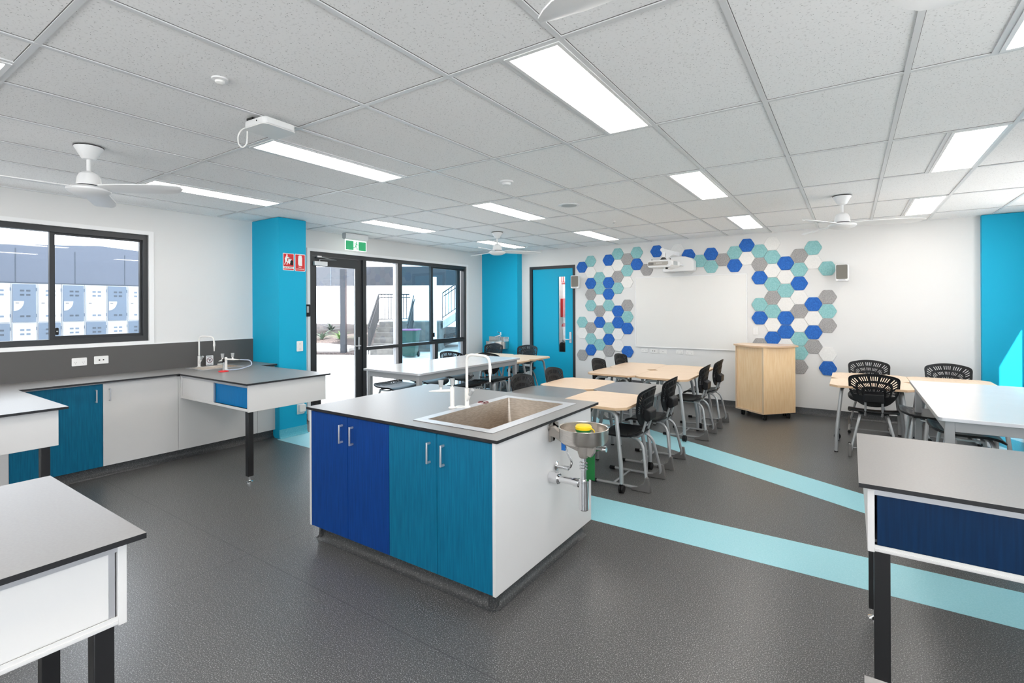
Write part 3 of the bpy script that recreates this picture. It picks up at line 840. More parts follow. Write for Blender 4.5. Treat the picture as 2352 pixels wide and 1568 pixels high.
# whiteboard
t = thing('whiteboard', 'large blank whiteboard with a thin pale frame on the back wall', 'whiteboard', (-2.18, YB, 0.878))
mb = MB(); mb.box(-0.868, 0.868, -0.018, -0.002, 0.012, 1.178); mb.build('writing_surface', BOARD, t, smooth=0)
mb = MB()
for (a, b_, c, d) in ((-0.88, 0.88, 0, 0.014), (-0.88, 0.88, 1.176, 1.19), (-0.88, -0.866, 0.014, 1.176), (0.866, 0.88, 0.014, 1.176)):
    mb.box(a, b_, -0.024, -0.001, c, d)
mb.build('frame', TRIMW, t, 0.002)

# wall speakers
def wall_speaker(loc, rz, label):
    t = thing('wall_speaker', label, 'speaker', loc, rz, 'white wall speakers either side of the whiteboard')
    mb = MB(); mb.prism(rounded(-0.075, 0.075, 0, 0.235, 0.018), -0.105, -0.005, 'xz'); mb.build('cabinet', TRIMW, t, 0.006)
    mb = MB(); mb.prism(rounded(-0.065, 0.065, 0.030, 0.225, 0.014), -0.110, -0.1045, 'xz'); mb.build('grille', SPKG, t, 0.002)
    mb = MB(); mb.prism([(-0.048, 0.008), (0.048, 0.008), (0.036, 0.028), (-0.036, 0.028)], -0.109, -0.1045, 'xz'); mb.build('badge', ALU, t)
    mb = MB(); mb.box(-0.02, 0.02, -0.01, 0.07, 0.08, 0.15); mb.build('bracket', TRIMW, t)
    return t
sp = wall_speaker((-4.16, YB - 0.07, 1.905), math.radians(12), 'white speaker with grey grille overlapping the teal door frame')
dup(sp, (-0.085, YB - 0.07, 1.902), math.radians(-6), 'white speaker with grey grille right of the hexagon panels')

# short-throw projector on its wall arm
t = thing('projector', 'white wall-arm projector above the whiteboard', 'projector', (-2.33, 7.62, 2.15), math.radians(-4))
mb = MB(); mb.prism([(-0.19, 0.028), (-0.17, 0.0), (0.14, 0.0), (0.185, 0.03), (0.185, 0.095), (0.15, 0.112), (-0.165, 0.112), (-0.19, 0.085)], -0.15, 0.19, 'xz'); mb.build('body', TRIMW, t, 0.008)
mb = MB(); mb.prism([(-0.18, 0.030), (0.10, 0.030), (0.125, 0.044), (0.125, 0.085), (-0.16, 0.092), (-0.18, 0.078)], -0.157, -0.149, 'xz'); mb.build('front_panel', noise_mat('warm_grey_plastic', (0.40, 0.37, 0.33), (0.43, 0.40, 0.36), 5, 0.5), t)
mb = MB()
for q in range(7): mb.box(-0.168 + q * 0.011, -0.161 + q * 0.011, -0.1595, -0.156, 0.040, 0.076)
mb.build('vent', GREYP, t, smooth=0)
mb = MB(); mb.box(0.186, 0.192, -0.09, 0.06, 0.035, 0.09); mb.build('side_vent', KNOBG, t, smooth=0)
mb = MB(); mb.prism([(0.03, -0.004), (0.15, -0.004), (0.10, -0.026), (0.06, -0.026)], -0.10, 0.10, 'xz'); lh = mb.build('lens_hood', TRIMW, t, 0.004)
mb = MB(); mb.box(0.07, 0.105, -0.104, -0.099, -0.026, -0.004); mb.build('lens', BLACK, lh, smooth=0)
text('lettering', 'EPSON', 0.03, TRIMW, (-0.005, -0.1575, 0.062), FACE_NY, t)
for px_ in (-0.14, 0.14):
    mb = MB(); mb.cyl(0.008, 0.112, 0.128, (px_, -0.10, 0), 'z', 10); mb.build('adjuster', BLACK, t)
mb = MB(); mb.lathe([(0.05, 0.11), (0.05, 0.13), (0.03, 0.15), (0.02, 0.16)], 18, (0.0, 0.0, 0)); mb.build('pivot', BLACKM, t)
mb = MB(); mb.tube([(0, 0, 0.15), (0, 0, 0.27)], 0.02, 12); mb.cyl(0.03, -0.05, 0.035, (0, 0, 0.27), 'y'); mb.build('arm_post', TRIMW, t)
mb = MB(); mb.box(-0.028, 0.028, 0.0, 0.62, 0.225, 0.285); mb.M = None
mb.prism([(0.02, 0.225), (0.30, 0.225), (0.02, 0.13)], 0.030, 0.036, 'yz'); mb.build('arm', TRIMW, t, 0.004)
mb = MB(); mb.box(0.075, 0.10, 0.0, 0.60, 0.06, 0.085); mb.build('cable_cover', TRIMW, t, 0.004)
mb = MB(); mb.M = Matrix.Rotation(math.radians(4), 4, 'Z')
mb.prism([(-0.20, -0.02), (0.27, -0.02), (0.285, -0.005), (0.285, 0.14), (0.25, 0.185), (0.16, 0.215), (0.04, 0.225), (-0.08, 0.215), (-0.17, 0.18), (-0.205, 0.13), (-0.205, 0.0)], 0.62, 0.794, 'xz')
mb.build('wall_cover', TRIMW, t, 0.012)

# hexagonal felt panels
HX0, HDX, HP = -4.072, 0.173, 0.2015
COLS = {0: [(2.296, 'B'), (1.288, 'T'), (1.087, 'W'), (0.684, 'G')], 1: [(2.397, 'T'), (2.195, 'W'), (1.994, 'B'), (1.792, 'G'), (1.591, 'T'), (1.188, 'G'), (0.986, 'T'), (0.785, 'B')], 2: [(2.094, 'T'), (1.893, 'T'), (1.691, 'W'), (1.49, 'G'), (1.288, 'B'), (1.087, 'W'), (0.885, 'T'), (0.684, 'W')], 3: [(2.397, 'B'), (2.195, 'W'), (1.994, 'B'), (1.792, 'B'), (1.591, 'T'), (1.389, 'W'), (1.188, 'T'), (0.986, 'B'), (0.785, 'G')], 4: [(2.497, 'T'), (2.296, 'W'), (2.094, 'G'), (1.893, 'T'), (1.49, 'B'), (1.288, 'B'), (1.087, 'W'), (0.885, 'W')], 5: [(2.397, 'G'), (2.195, 'T'), (1.994, 'W'), (1.591, 'G'), (1.389, 'T'), (1.188, 'B'), (0.785, 'B')], 6: [(2.497, 'T'), (2.296, 'B')], 7: [(2.195, 'G')], 8: [(2.497, 'B')], 10: [(2.497, 'W')], 11: [(2.397, 'B'), (2.195, 'W')], 12: [(2.296, 'T')], 13: [(2.397, 'B'), (2.195, 'T')], 14: [(2.296, 'G')], 15: [(2.397, 'T'), (2.195, 'B')], 16: [(2.497, 'B'), (2.296, 'W')], 17: [(2.397, 'T'), (2.195, 'G'), (1.994, 'B'), (1.591, 'T'), (1.389, 'B'), (0.986, 'G')], 18: [(2.497, 'W'), (2.296, 'T'), (2.094, 'W'), (1.893, 'T'), (1.691, 'G'), (1.49, 'T'), (1.288, 'W'), (1.087, 'B')], 19: [(2.195, 'B'), (1.994, 'W'), (1.792, 'T'), (1.591, 'W'), (1.389, 'B'), (1.188, 'B'), (0.986, 'W')], 20: [(2.296, 'G'), (2.094, 'T'), (1.893, 'B'), (1.691, 'W'), (1.49, 'G'), (1.288, 'W'), (1.087, 'T'), (0.885, 'T'), (0.684, 'G')], 21: [(2.397, 'T'), (2.195, 'W'), (1.591, 'B'), (1.389, 'W'), (1.188, 'B'), (0.986, 'G')], 22: [(2.094, 'T'), (1.691, 'G'), (1.49, 'T'), (1.288, 'G'), (0.885, 'W'), (0.684, 'B')]}
ORD = ['first', 'second', 'third', 'fourth', 'fifth', 'sixth', 'seventh', 'eighth', 'ninth', 'tenth']
CN = {'B': 'royal blue', 'T': 'pale teal', 'G': 'flecked grey', 'W': 'white'}
FM = {'B': F_BLUE, 'T': F_TEAL, 'G': F_GREY, 'W': F_WHITE}
hexpoly = []
rr_ = 0.1140
corner = [Vector((rr_ * math.cos(a * PI / 3), rr_ * math.sin(a * PI / 3), 0)) for a in range(6)]
for a in range(6):
    p, q, s = corner[a - 1], corner[a], corner[(a + 1) % 6]
    A = q + (p - q).normalized() * 0.020; B = q + (s - q).normalized() * 0.020
    for k in range(5):
        u_ = k / 4
        v_ = A * (1 - u_) ** 2 + q * 2 * u_ * (1 - u_) + B * u_ * u_
        hexpoly.append((v_.x, v_.y))
hexproto = {}
for ci, lst in COLS.items():
    for ri, (z, c) in enumerate(lst):
        if ci <= 5:
            where = '%s from the top in the %s column from the teal door' % (ORD[ri], ORD[ci])
        elif ci >= 17:
            where = '%s from the top, %s column right of the whiteboard' % (ORD[ri], ORD[ci - 17])
        else:
            k = [q for q in range(6, 17) if q in COLS].index(ci)
            where = 'in the %s column above the whiteboard' % ORD[k]
            if len(lst) > 1: where = ('upper panel ' if ri == 0 else 'lower panel ') + where
        x = HX0 + HDX * ci
        if c not in hexproto:
            mb = MB(); mb.prism(hexpoly, -0.013, -0.0005, 'xz')
            o = mb.build('acoustic_panel', FM[c], None, 0.003); hexproto[c] = o
        else:
            o = hexproto[c].copy(); COL.objects.link(o)
        o.location = (x, YB, z)
        tag(o, '%s felt hexagon, %s' % (CN[c], where), 'acoustic panel', 'hexagonal felt panels on the back wall')

# wash basin on the far column
t = thing('hand_basin', 'small curved stainless steel basin with mixer tap on the far teal column', 'basin', (-5.83, 8.262, 0.745))
mb = MB()
pr = [(-0.24, 0.0), (-0.24, -0.08), (-0.20, -0.17), (-0.12, -0.235), (0, -0.26), (0.12, -0.235), (0.20, -0.17), (0.24, -0.08), (0.24, 0.0)]
mb.prism(pr, 0.0, 0.15); mb.build('bowl', STEEL, t, 0.006)
mb = MB(); mb.box(-0.24, 0.24, -0.012, 0, 0.15, 0.235); mb.build('upstand', STEEL, t, 0.003)
mb = MB(); mb.tube(fillet([(0.08, -0.06, 0.15), (0.08, -0.06, 0.27), (0.02, -0.16, 0.24)], 0.04), 0.016, 12); mb.tube([(0.08, -0.06, 0.265), (0.075, -0.055, 0.325)], 0.02, 12); mb.tube([(0.075, -0.06, 0.32), (0.05, -0.12, 0.335)], 0.008, 8); mb.build('mixer_tap', CHROME, t)

# things seen through the narrow door glass
t = thing('fire_hydrant_sign', 'red and white fire sign seen at the top of the door glass', 'sign', (-5.09, 9.65, 2.06))
mb = MB(); mb.box(-0.06, 0.10, -0.004, 0, 0, 0.24); mb.build('plate', RED, t, smooth=0)
mb = MB(); mb.box(-0.042, -0.018, -0.006, -0.004, 0.05, 0.235); mb.box(0.0, 0.03, -0.006, -0.004, 0.05, 0.2); mb.box(-0.06, 0.10, -0.006, -0.004, 0.02, 0.035); mb.build('pictogram', TRIMW, t, smooth=0)
t = thing('fire_blanket_case', 'red wall case seen halfway up the door glass', 'fire blanket', (-5.07, 9.65, 1.35))
mb = MB(); mb.box(-0.075, 0.12, -0.07, 0, 0, 0.40); mb.build('case', RED, t, 0.012)
mb = MB(); mb.box(-0.03, -0.02, -0.04, -0.03, -0.13, 0.0); mb.box(0.01, 0.02, -0.04, -0.03, -0.13, 0.0); mb.build('pull_tab', TRIMW, t)
t = thing('extinguisher_sign', 'red and white oval sign seen low in the door glass', 'sign', (-5.09, 9.65, 1.06))
mb = MB(); mb.prism([(0.06 * math.cos(a * PI / 12), 0.08 + 0.085 * math.sin(a * PI / 12)) for a in range(24)], -0.004, 0, 'xz'); mb.build('plate', TRIMW, t)
mb = MB(); mb.prism([(0.06 * math.cos(a * PI / 12), 0.085 + 0.08 * math.sin(a * PI / 12)) for a in range(13)], -0.006, -0.004, 'xz'); mb.build('red_field', RED, t)
t = thing('fire_extinguisher', 'black fire extinguisher seen at the bottom of the door glass', 'fire extinguisher', (-5.07, 9.52, 0.32))
mb = MB(); mb.lathe([(0.07, 0), (0.075, 0.02), (0.075, 0.42), (0.05, 0.48), (0.02, 0.50)], 18); mb.build('cylinder', BLACK, t)
mb = MB(); mb.lathe([(0.02, 0.49), (0.03, 0.52), (0.025, 0.56)], 12); mb.box(-0.10, 0.03, -0.01, 0.01, 0.55, 0.57); mb.build('valve', TRIMW, t)
mb = MB(); mb.tube(fillet([(0.03, -0.02, 0.54), (0.10, -0.04, 0.48), (0.095, -0.03, 0.15)], 0.05), 0.012, 8); mb.build('hose', BLACK, t)
mb = MB(); mb.box(-0.03, 0.03, 0.06, 0.128, 0.2, 0.4); mb.build('bracket', BLACKM, t)
t = thing('ceiling_light', 'unseen panel added to light the room beyond the teal door', 'ceiling light', (-4.9, 9.1, H))  # added lamp, out of view, lighting the space behind the door
mb = MB(); mb.box(-0.6, 0.6, -0.15, 0.15, -0.008, 0.0); mb.build('diffuser', PANELE, t, smooth=0)
# ================================================================== laboratory benches
TZ0, TZ1 = 0.884, 0.900
t = thing('worktop', 'long grey worktop with black edges running under the window, with two peninsulas', 'worktop', (0, 0, 0))
mb = MB()
for (a, b_, c, d) in ((-6.238, -5.695, YF + 0.01, 2.64), (-6.238, -6.12, 2.64, 3.07), (-5.80, -5.695, 2.64, 3.07), (-6.238, -5.695, 3.07, 3.44),
                      (-5.695, -4.395, 2.367, 3.236), (-5.695, -4.437, 0.27, 1.155)):
    mb.slab(a, b_, c, d, TZ0, TZ1)
mb.build('slab', [BENCH, EDGE], t, smooth=0)
o = MB().box(XL + 0.0005, XL + 0.012, YF + 0.01, 3.444, 0.9005, 1.187).build('splashback', SPLASH, smooth=0)
tag(o, 'dark grey splashback above the wall bench', 'splashback')
o = MB().box(XL + 0.0005, XL + 0.016, YF + 0.01, 3.444, 1.187, 1.196).build('trim_5', TRIMW, smooth=0); struct(o)

def pull(mb_parent, p0, axis, z0=0.705, z1=0.822):
    """slim D pull: bar and two posts standing off the door face"""
    mb = MB()
    x, y = p0
    if axis == 'x':
        mb.box(x + 0.024, x + 0.032, y - 0.005, y + 0.005, z0, z1); mb.box(x, x + 0.026, y - 0.005, y + 0.005, z0, z0 + 0.012); mb.box(x, x + 0.026, y - 0.005, y + 0.005, z1 - 0.012, z1)
    else:
        mb.box(x - 0.005, x + 0.005, y - 0.032, y - 0.024, z0, z1); mb.box(x - 0.005, x + 0.005, y - 0.026, y, z0, z0 + 0.012); mb.box(x - 0.005, x + 0.005, y - 0.026, y, z1 - 0.012, z1)
    return mb.build('handle', ALU, mb_parent, 0.0015)

def wall_cabinet(label, y0, y1, doors, group=None, top=TZ0 - 0.001):
    t = thing('base_cabinet', label, 'cabinet', (-5.99, (y0 + y1) / 2, 0), 0, group)
    oy = (y0 + y1) / 2; ox = -5.99
    mb = MB(); mb.box(XL + 0.01 - ox, -5.776 - ox, y0 - oy + 0.001, y1 - oy - 0.001, 0.10, top); mb.build('carcass', LAM, t, smooth=0)
    mb = MB(); p = -5.80 - ox
    mb.prism([(p - 0.02, 0.099), (p, 0.099), (p + 0.001, 0.045), (p + 0.008, 0.02), (p + 0.035, 0.001), (p - 0.02, 0.001)], y0 - oy, y1 - oy, 'xz'); mb.build('plinth', COVEM, t, smooth=40)
    for (a, b_, mt, hy) in doors:
        mb = MB(); mb.box(-5.774 - ox, -5.755 - ox, a - oy + 0.0015, b_ - oy - 0.0015, 0.102, TZ0 - 0.016)
        d = mb.build('door', mt, t, 0.001, smooth=0)
        if hy is not None: pull(d, (-5.755 - ox, hy - oy), 'x')
wall_cabinet('white wall-bench cabinet behind the near peninsula, at the left edge', -0.30, 1.11, [(-0.30, 0.40, LAM, None), (0.40, 1.11, LAM, None)])
wall_cabinet('wall-bench cabinet with one teal and one white door under the window', 1.11, 2.383, [(1.11, 1.7465, TEALW, 1.692), (1.7465, 2.383, LAM, 1.796)])
wall_cabinet('plain white wall-bench cabinet behind the sliding-door peninsula, beside the teal column', 2.383, 3.452, [(2.383, 3.228, LAM, None), (3.228, 3.452, LAM, None)], top=0.70)

def post_leg(parent, x, y, z1, s=0.05, z0=0.055):
    mb = MB(); mb.box(x - s / 2, x + s / 2, y - s / 2, y + s / 2, z0, z1); lg = mb.build('leg', BLACKM, parent, 0.003)
    mb = MB(); mb.cyl(0.008, 0.008, z0 + 0.005, (x, y, 0), 'z', 12); mb.lathe([(0.03, 0.0), (0.03, 0.006), (0.012, 0.013), (0.008, 0.02)], 18, (x, y, 0)); mb.build('levelling_foot', CHROME, lg)
    return lg

def slide_box(label, loc, rotz, L_, D, doors, legs, z0=0.642, z1=TZ0 - 0.001, ends=(True, True)):
    """shallow under-bench case with sliding doors on its front (local -y) and black post legs"""
    t = thing('sliding_door_cabinet', label, 'cabinet', loc, rotz, 'shallow sliding-door cabinets under the benches')
    mb = MB()
    mb.box(0.022, L_ - 0.022, D - 0.018, D, z0, z1); mb.box(0.022, L_ - 0.022, 0.05, D - 0.018, z0 + 0.012, z0 + 0.028)
    mb.build('carcass', LAM, t, smooth=0)
    for e, x in zip(ends, (0, L_ - 0.022)):
        if e:
            mb = MB(); mb.box(x, x + 0.022, 0, D, z0 - 0.004, z1); mb.build('end_panel', LAM, t, 0.0015)
    mb = MB()                                        # grooved upper track
    mb.box(0.022, L_ - 0.022, 0.004, 0.05, z1 - 0.012, z1); mb.box(0.022, L_ - 0.022, 0.008, 0.011, z1 - 0.030, z1 - 0.012)
    mb.box(0.022, L_ - 0.022, 0.024, 0.027, z1 - 0.030, z1 - 0.012); mb.box(0.022, L_ - 0.022, 0.004, 0.007, z1 - 0.018, z1 - 0.012)
    mb.build('upper_track', ALU, t, smooth=0)
    mb = MB()
    mb.box(0.022, L_ - 0.022, 0.002, 0.05, z0, z0 + 0.016); mb.box(0.022, L_ - 0.022, 0.002, 0.006, z0 + 0.016, z0 + 0.024)
    mb.box(0.022, L_ - 0.022, -0.001, 0.002, z0 + 0.004, z0 + 0.012)
    mb.build('lower_track', LAM, t, smooth=0)
    mb = MB(); mb.box(0.022, L_ - 0.022, 0.010, 0.046, z0 + 0.016, z0 + 0.019); mb.build('track_liner', BLACK, t, smooth=0)
    for (a, b_, mt, lay) in doors:
        y = 0.012 if lay == 0 else 0.030
        mb = MB(); mb.box(a, b_, y, y + 0.012, z0 + 0.021, z1 - 0.026); d = mb.build('sliding_door', mt, t, 0.001, smooth=0)
        if lay == 0 and mt is LAM:
            mb = MB(); mb.box(b_ - 0.012, b_ + 0.003, y - 0.003, y + 0.012, z0 + 0.021, z1 - 0.026); mb.build('finger_pull', ALU, d, smooth=0)
    for (x, y) in legs: post_leg(t, x, y, z0 - 0.0005)
    return t
slide_box('sliding-door cabinet with one white and one azure door, under the far peninsula', (-5.749, 2.40, 0), 0, 1.321, 0.80,
          [(0.025, 0.68, LAM, 0), (0.655, 1.30, AQUAW, 1)], [(1.262, 0.04), (1.262, 0.745)])
slide_box('white end of the sliding-door cabinet under the near peninsula, in front of the teal door', (-5.749, 0.295, 0), 0, 1.274, 0.815,
          [(0.025, 0.66, LAM, 0), (0.64, 1.25, LAM, 1)], [(1.215, 0.06), (1.215, 0.755)])
# free bench at the lower left
t = thing('worktop', 'pale grey bench top with a black edge, cropped by the lower left corner', 'worktop', (0, 0, 0))
MB().slab(-2.655, -1.737, YF + 0.01, 0.632, TZ0, TZ1).build('slab', [BENCH, EDGE], t, smooth=0)
slide_box('white sliding-door cabinet on black legs, at the lower left corner', (-1.775, -1.9, 0), PI / 2, 2.495, 0.82,
          [(0.03, 1.25, LAM, 1), (1.23, 2.465, LAM, 0)], [(0.06, 0.05), (2.447, 0.05), (2.447, 0.545), (0.06, 0.745)])
# right benches
t = thing('worktop', 'pale grey bench top with a black edge above the navy sliding door at the right', 'worktop', (0, 0, 0))
MB().slab(0.023, XR - 0.01, 2.312, 3.215, TZ0, TZ1).build('slab', [BENCH, EDGE], t, smooth=0)
slide_box('sliding-door cabinet with a dark navy door and black legs at the right', (0.050, 2.345, 0), 0, XR - 0.07, 0.835,
          [(0.03, 1.02, NAVYW, 0), (1.0, 1.95, LAM, 1)], [(0.045, 0.04), (0.045, 0.772), (1.86, 0.04), (1.86, 0.772)])
t = thing('worktop', 'corner of another grey bench top, just showing at the bottom edge on the right', 'worktop', (0, 0, 0))
MB().slab(0.018, XR - 0.01, 0.22, 1.114, TZ0, TZ1).build('slab', [BENCH, EDGE], t, smooth=0)
slide_box('sliding-door cabinet under the bench whose corner shows at the bottom right', (0.045, 0.25, 0), 0, XR - 0.065, 0.83,
          [(0.03, 1.0, LAM, 0), (0.98, 1.95, NAVYW, 1)], [(0.045, 0.05), (0.045, 0.77), (1.86, 0.05), (1.86, 0.77)])

# ---------------------------------------------------------------- island bench
IX0, IX1, IY0, IY1 = -3.043, -1.458, 2.045, 3.270
SK = (-2.085, -1.62, 2.205, 3.070)                    # basin opening
t = thing('worktop', 'grey island bench top with a black edge and a large inset sink', 'worktop', (0, 0, 0))
mb = MB()
for (a, b_, c, d) in ((IX0, SK[0], IY0, IY1), (SK[1], IX1, IY0, IY1), (SK[0], SK[1], IY0, SK[2]), (SK[0], SK[1], SK[3], IY1)):
    mb.slab(a, b_, c, d, TZ0, TZ1)
mb.build('slab', [BENCH, EDGE], t, smooth=0)
def island_cabinet(label, x0, x1, doors, left_end, right_end):
    cx_ = (x0 + x1) / 2
    t = thing('base_cabinet', label, 'cabinet', (cx_, 2.64, 0), 0, 'double-door cabinets of the island bench')
    X = lambda v: v - cx_
    Y = lambda v: v - 2.64
    mb = MB()
    a, b_ = X(x0), X(x1)
    mb.box(a, a + 0.016, Y(2.09), Y(3.19), 0.10, TZ0 - 0.001); mb.box(b_ - 0.016, b_, Y(2.09), Y(3.19), 0.10, TZ0 - 0.001)
    mb.box(a + 0.016, b_ - 0.016, Y(2.09), Y(3.174), 0.10, 0.116); mb.box(a + 0.016, b_ - 0.016, Y(3.174), Y(3.19), 0.10, TZ0 - 0.001)
    mb.box(a + 0.016, b_ - 0.016, Y(2.09), Y(2.11), TZ0 - 0.06, TZ0 - 0.001)
    mb.build('carcass', LAM, t, smooth=0)
    if left_end:
        mb = MB(); mb.box(a - 0.018, a - 0.0005, Y(2.066), Y(3.20), 0.098, TZ0 - 0.0005); mb.build('end_panel', LAM, t, 0.001)
    if right_end:
        mb = MB(); mb.box(b_ + 0.0005, b_ + 0.020, Y(2.066), Y(3.20), 0.098, TZ0 - 0.0005); mb.build('end_panel', LAM, t, 0.001)
    mb = MB()                                        # recessed coved plinth
    xa = a + 0.0005 + (0.03 if left_end else 0); xb = b_ - (0.035 if right_end else 0) - 0.0005
    p = Y(2.125)
    mb.prism([(p + 0.02, 0.0975), (p, 0.0975), (p - 0.001, 0.05), (p - 0.007, 0.024), (p - 0.02, 0.009), (p - 0.038, 0.001), (p + 0.02, 0.001)], xa, xb + (0.02 if right_end else 0), 'yz')
    mb.box(xa, xb, p + 0.02, Y(3.165), 0.001, 0.0975)
    if right_end:
        q = xb
        mb.prism([(q - 0.02, 0.0975), (q, 0.0975), (q + 0.001, 0.05), (q + 0.007, 0.024), (q + 0.02, 0.009), (q + 0.038, 0.001), (q - 0.02, 0.001)], p - 0.02, Y(3.165), 'xz')
    if left_end:
        q = xa
        mb.prism([(q + 0.02, 0.0975), (q, 0.0975), (q - 0.001, 0.05), (q - 0.007, 0.024), (q - 0.02, 0.009), (q - 0.038, 0.001), (q + 0.02, 0.001)], p - 0.02, Y(3.165), 'xz')
    mb.build('plinth', COVEM, t, smooth=50)
    for (u0, u1, mt, hx) in doors:
        mb = MB(); mb.box(X(u0) + 0.0015, X(u1) - 0.0015, Y(2.068), Y(2.087), 0.100, TZ0 - 0.012)
        d = mb.build('door', mt, t, 0.001, smooth=0)
        pull(d, (X(hx), Y(2.068)), 'y')
island_cabinet('royal blue double-door cabinet at the left of the island bench', -3.020, -2.2615, [(-3.020, -2.640, BLUEW, -2.690), (-2.640, -2.2615, BLUEW, -2.588)], True, False)
island_cabinet('teal double-door cabinet with a white end panel at the right of the island bench', -2.2615, -1.505, [(-2.2615, -1.882, TEALW, -1.932), (-1.882, -1.503, TEALW, -1.830)], False, True)

# sink with a folded rim and a deep basin
def make_sink(label, o, hole, depth, z, name='sink'):
    t = thing('sink', label, 'sink', ((o[0] + o[1]) / 2, (o[2] + o[3]) / 2, z))
    cx_, cy_ = (o[0] + o[1]) / 2, (o[2] + o[3]) / 2
    h = [hole[0] - cx_ + 0.004, hole[1] - cx_ - 0.004, hole[2] - cy_ + 0.004, hole[3] - cy_ - 0.004]
    q = [o[0] - cx_, o[1] - cx_, o[2] - cy_, o[3] - cy_]
    mb = MB()
    for (a, b_, c, d) in ((q[0], h[0], q[2], q[3]), (h[1], q[1], q[2], q[3]), (h[0], h[1], q[2], h[2]), (h[0], h[1], h[3], q[3])):
        mb.box(a, b_, c, d, 0.0005, 0.004)
    mb.build('rim', ALU, t, 0.0015)
    mb = MB(); w = 0.002
    top = rounded(h[0], h[1], h[2], h[3], 0.012, 3); n = len(top)
    bot = rounded(h[0] + 0.012, h[1] - 0.012, h[2] + 0.012, h[3] - 0.012, 0.03, 3)
    vs = [(x, y, 0.003) for x, y in top] + [(x, y, -depth + 0.03) for x, y in bot] + [(x * 0.94, y * 0.95, -depth) for x, y in bot]
    fs = []
    for k in range(2):
        for i in range(n):
            j = (i + 1) % n; fs.append((k * n + i, (k + 1) * n + i, (k + 1) * n + j, k * n + j))
    fs.append([2 * n + i for i in range(n)][::-1])
    mb._add(vs, fs); mb.build('basin', BASIN, t, smooth=50)
    mb = MB(); mb.lathe([(0.045, 0.0), (0.04, 0.003), (0.02, 0.001), (0, 0.001)], 20, (0, 0, -depth + 0.0005)); mb.build('waste', CHROME, t)
    return t
make_sink('large rectangular stainless steel sink set into the island bench', (-2.145, -1.560, 2.148, 3.128), SK, 0.27, TZ1)
make_sink('small stainless steel sink set into the wall bench by the teal column', (-6.135, -5.785, 2.61, 3.10), (-6.12, -5.80, 2.64, 3.07), 0.16, TZ1)

# lab taps
def lab_tap(label, loc, rz, top=0.352, reach=0.185):
    t = thing('lab_tap', label, 'tap', loc, rz, 'white swan-neck laboratory taps')
    mb = MB(); mb.lathe([(0.024, 0.0), (0.024, 0.003), (0.016, 0.009), (0.0145, 0.010)], 24); mb.cyl(0.0148, 0.009, 0.125, seg=20); mb.build('body', TAPW, t)
    mb = MB(); mb.tube(fillet([(0, 0, 0.13), (0, 0, top), (reach, 0, top - 0.006), (reach + 0.008, 0, top - 0.10)], [0.05, 0.05], 7), 0.0090, 14); sp_ = mb.build('swan_neck', TAPW, t)
    mb = MB(); zt = top - 0.085
    mb.lathe([(0.0095, 0.0), (0.0110, -0.025), (0.0120, -0.04), (0.009, -0.05), (0.0075, -0.065), (0.005, -0.10), (0.005, -0.105)], 16, (reach + 0.007, 0, zt + 0.02)); mb.build('nozzle', TAPW, t)
    mb = MB(); mb.tube([(0.006, -0.004, 0.055), (0.034, -0.012, 0.085)], [0.0145, 0.012], 14); mb.build('valve_boss', TAPW, t)
    mb = MB(); mb.tube([(0.030, -0.011, 0.081), (0.064, -0.020, 0.122)], [0.0115, 0.0130], 14); mb.build('lever_knob', KNOBG, t)
    mb = MB(); mb.tube([(0.0100, -0.0108, 0.040), (0.0092, -0.0118, 0.056), (0.0108, -0.0098, 0.044), (0.0102, -0.0108, 0.058)], 0.0016, 6); mb.build('maker_mark', BLACK, t)
    return t
tap = lab_tap('white swan-neck lab tap standing behind the island sink', (-2.113, 2.62, TZ1 + 0.004), 0.0)
tap2 = dup(tap, (-6.165, 2.772, TZ1 + 0.0), 0.45, 'white swan-neck lab tap behind the small wall-bench sink')
def gas_tap(label, loc, rz):
    t = thing('gas_tap', label, 'gas tap', loc, rz, 'white twin gas taps with grey knobs')
    mb = MB(); mb.lathe([(0.025, 0), (0.025, 0.003), (0.017, 0.009), (0.0145, 0.011)], 22); mb.cyl(0.0145, 0.01, 0.132, seg=20); mb.lathe([(0.0145, 0.132), (0.010, 0.138), (0, 0.139)], 20); mb.build('turret', TAPW, t)
    for k, (dx, dy) in enumerate(((-1, -0.25), (-0.35, 0.94))):
        d = Vector((dx, dy, 0)).normalized()
        mb = MB(); mb.tube([d * 0.01 + Vector((0, 0, 0.115)), d * 0.085 + Vector((0, 0, 0.113)), d * 0.10 + Vector((0, 0, 0.112)), d * 0.155 + Vector((0, 0, 0.110))], [0.0095, 0.0095, 0.0075, 0.003], 14)
        mb.lathe([(0.008, 0), (0.0075, 0.03)], 14, (d.x * 0.075, d.y * 0.075, 0.118)); ar = mb.build('outlet_arm', TAPW, t)
        mb = MB(); mb.lathe([(0.010, 0.138), (0.0135, 0.142), (0.0165, 0.176), (0.0175, 0.178), (0.0175, 0.183), (0.0, 0.184)], 18, (d.x * 0.075, d.y * 0.075, 0)); mb.build('knob', KNOBG, t)
    return t
gt = gas_tap('white gas tap with two grey knobs left of the island swan-neck tap', (-2.19, 2.56, TZ1), 0.35)
dup(gt, (-5.62, 2.80, TZ1), 3.45, 'white gas tap with two grey knobs on the far peninsula, hose attached')
o = MB().lathe([(0.032, 0.0), (0.034, 0.003), (0.03, 0.008), (0, 0.009)], 24).build('cover_cap', TAPW)
o.location = (-2.155, 2.60, TZ1); tag(o, 'small white cap on the island bench between gas tap and swan-neck tap', 'cap')
o = MB().lathe([(0.036, 0.0), (0.038, 0.004), (0.034, 0.009), (0, 0.010)], 24).build('cover_cap', TAPW)
o.location = (-6.185, 3.02, TZ1 + 0.004); tag(o, 'white round cap on the wall bench beside the no-drinking sign', 'cap')

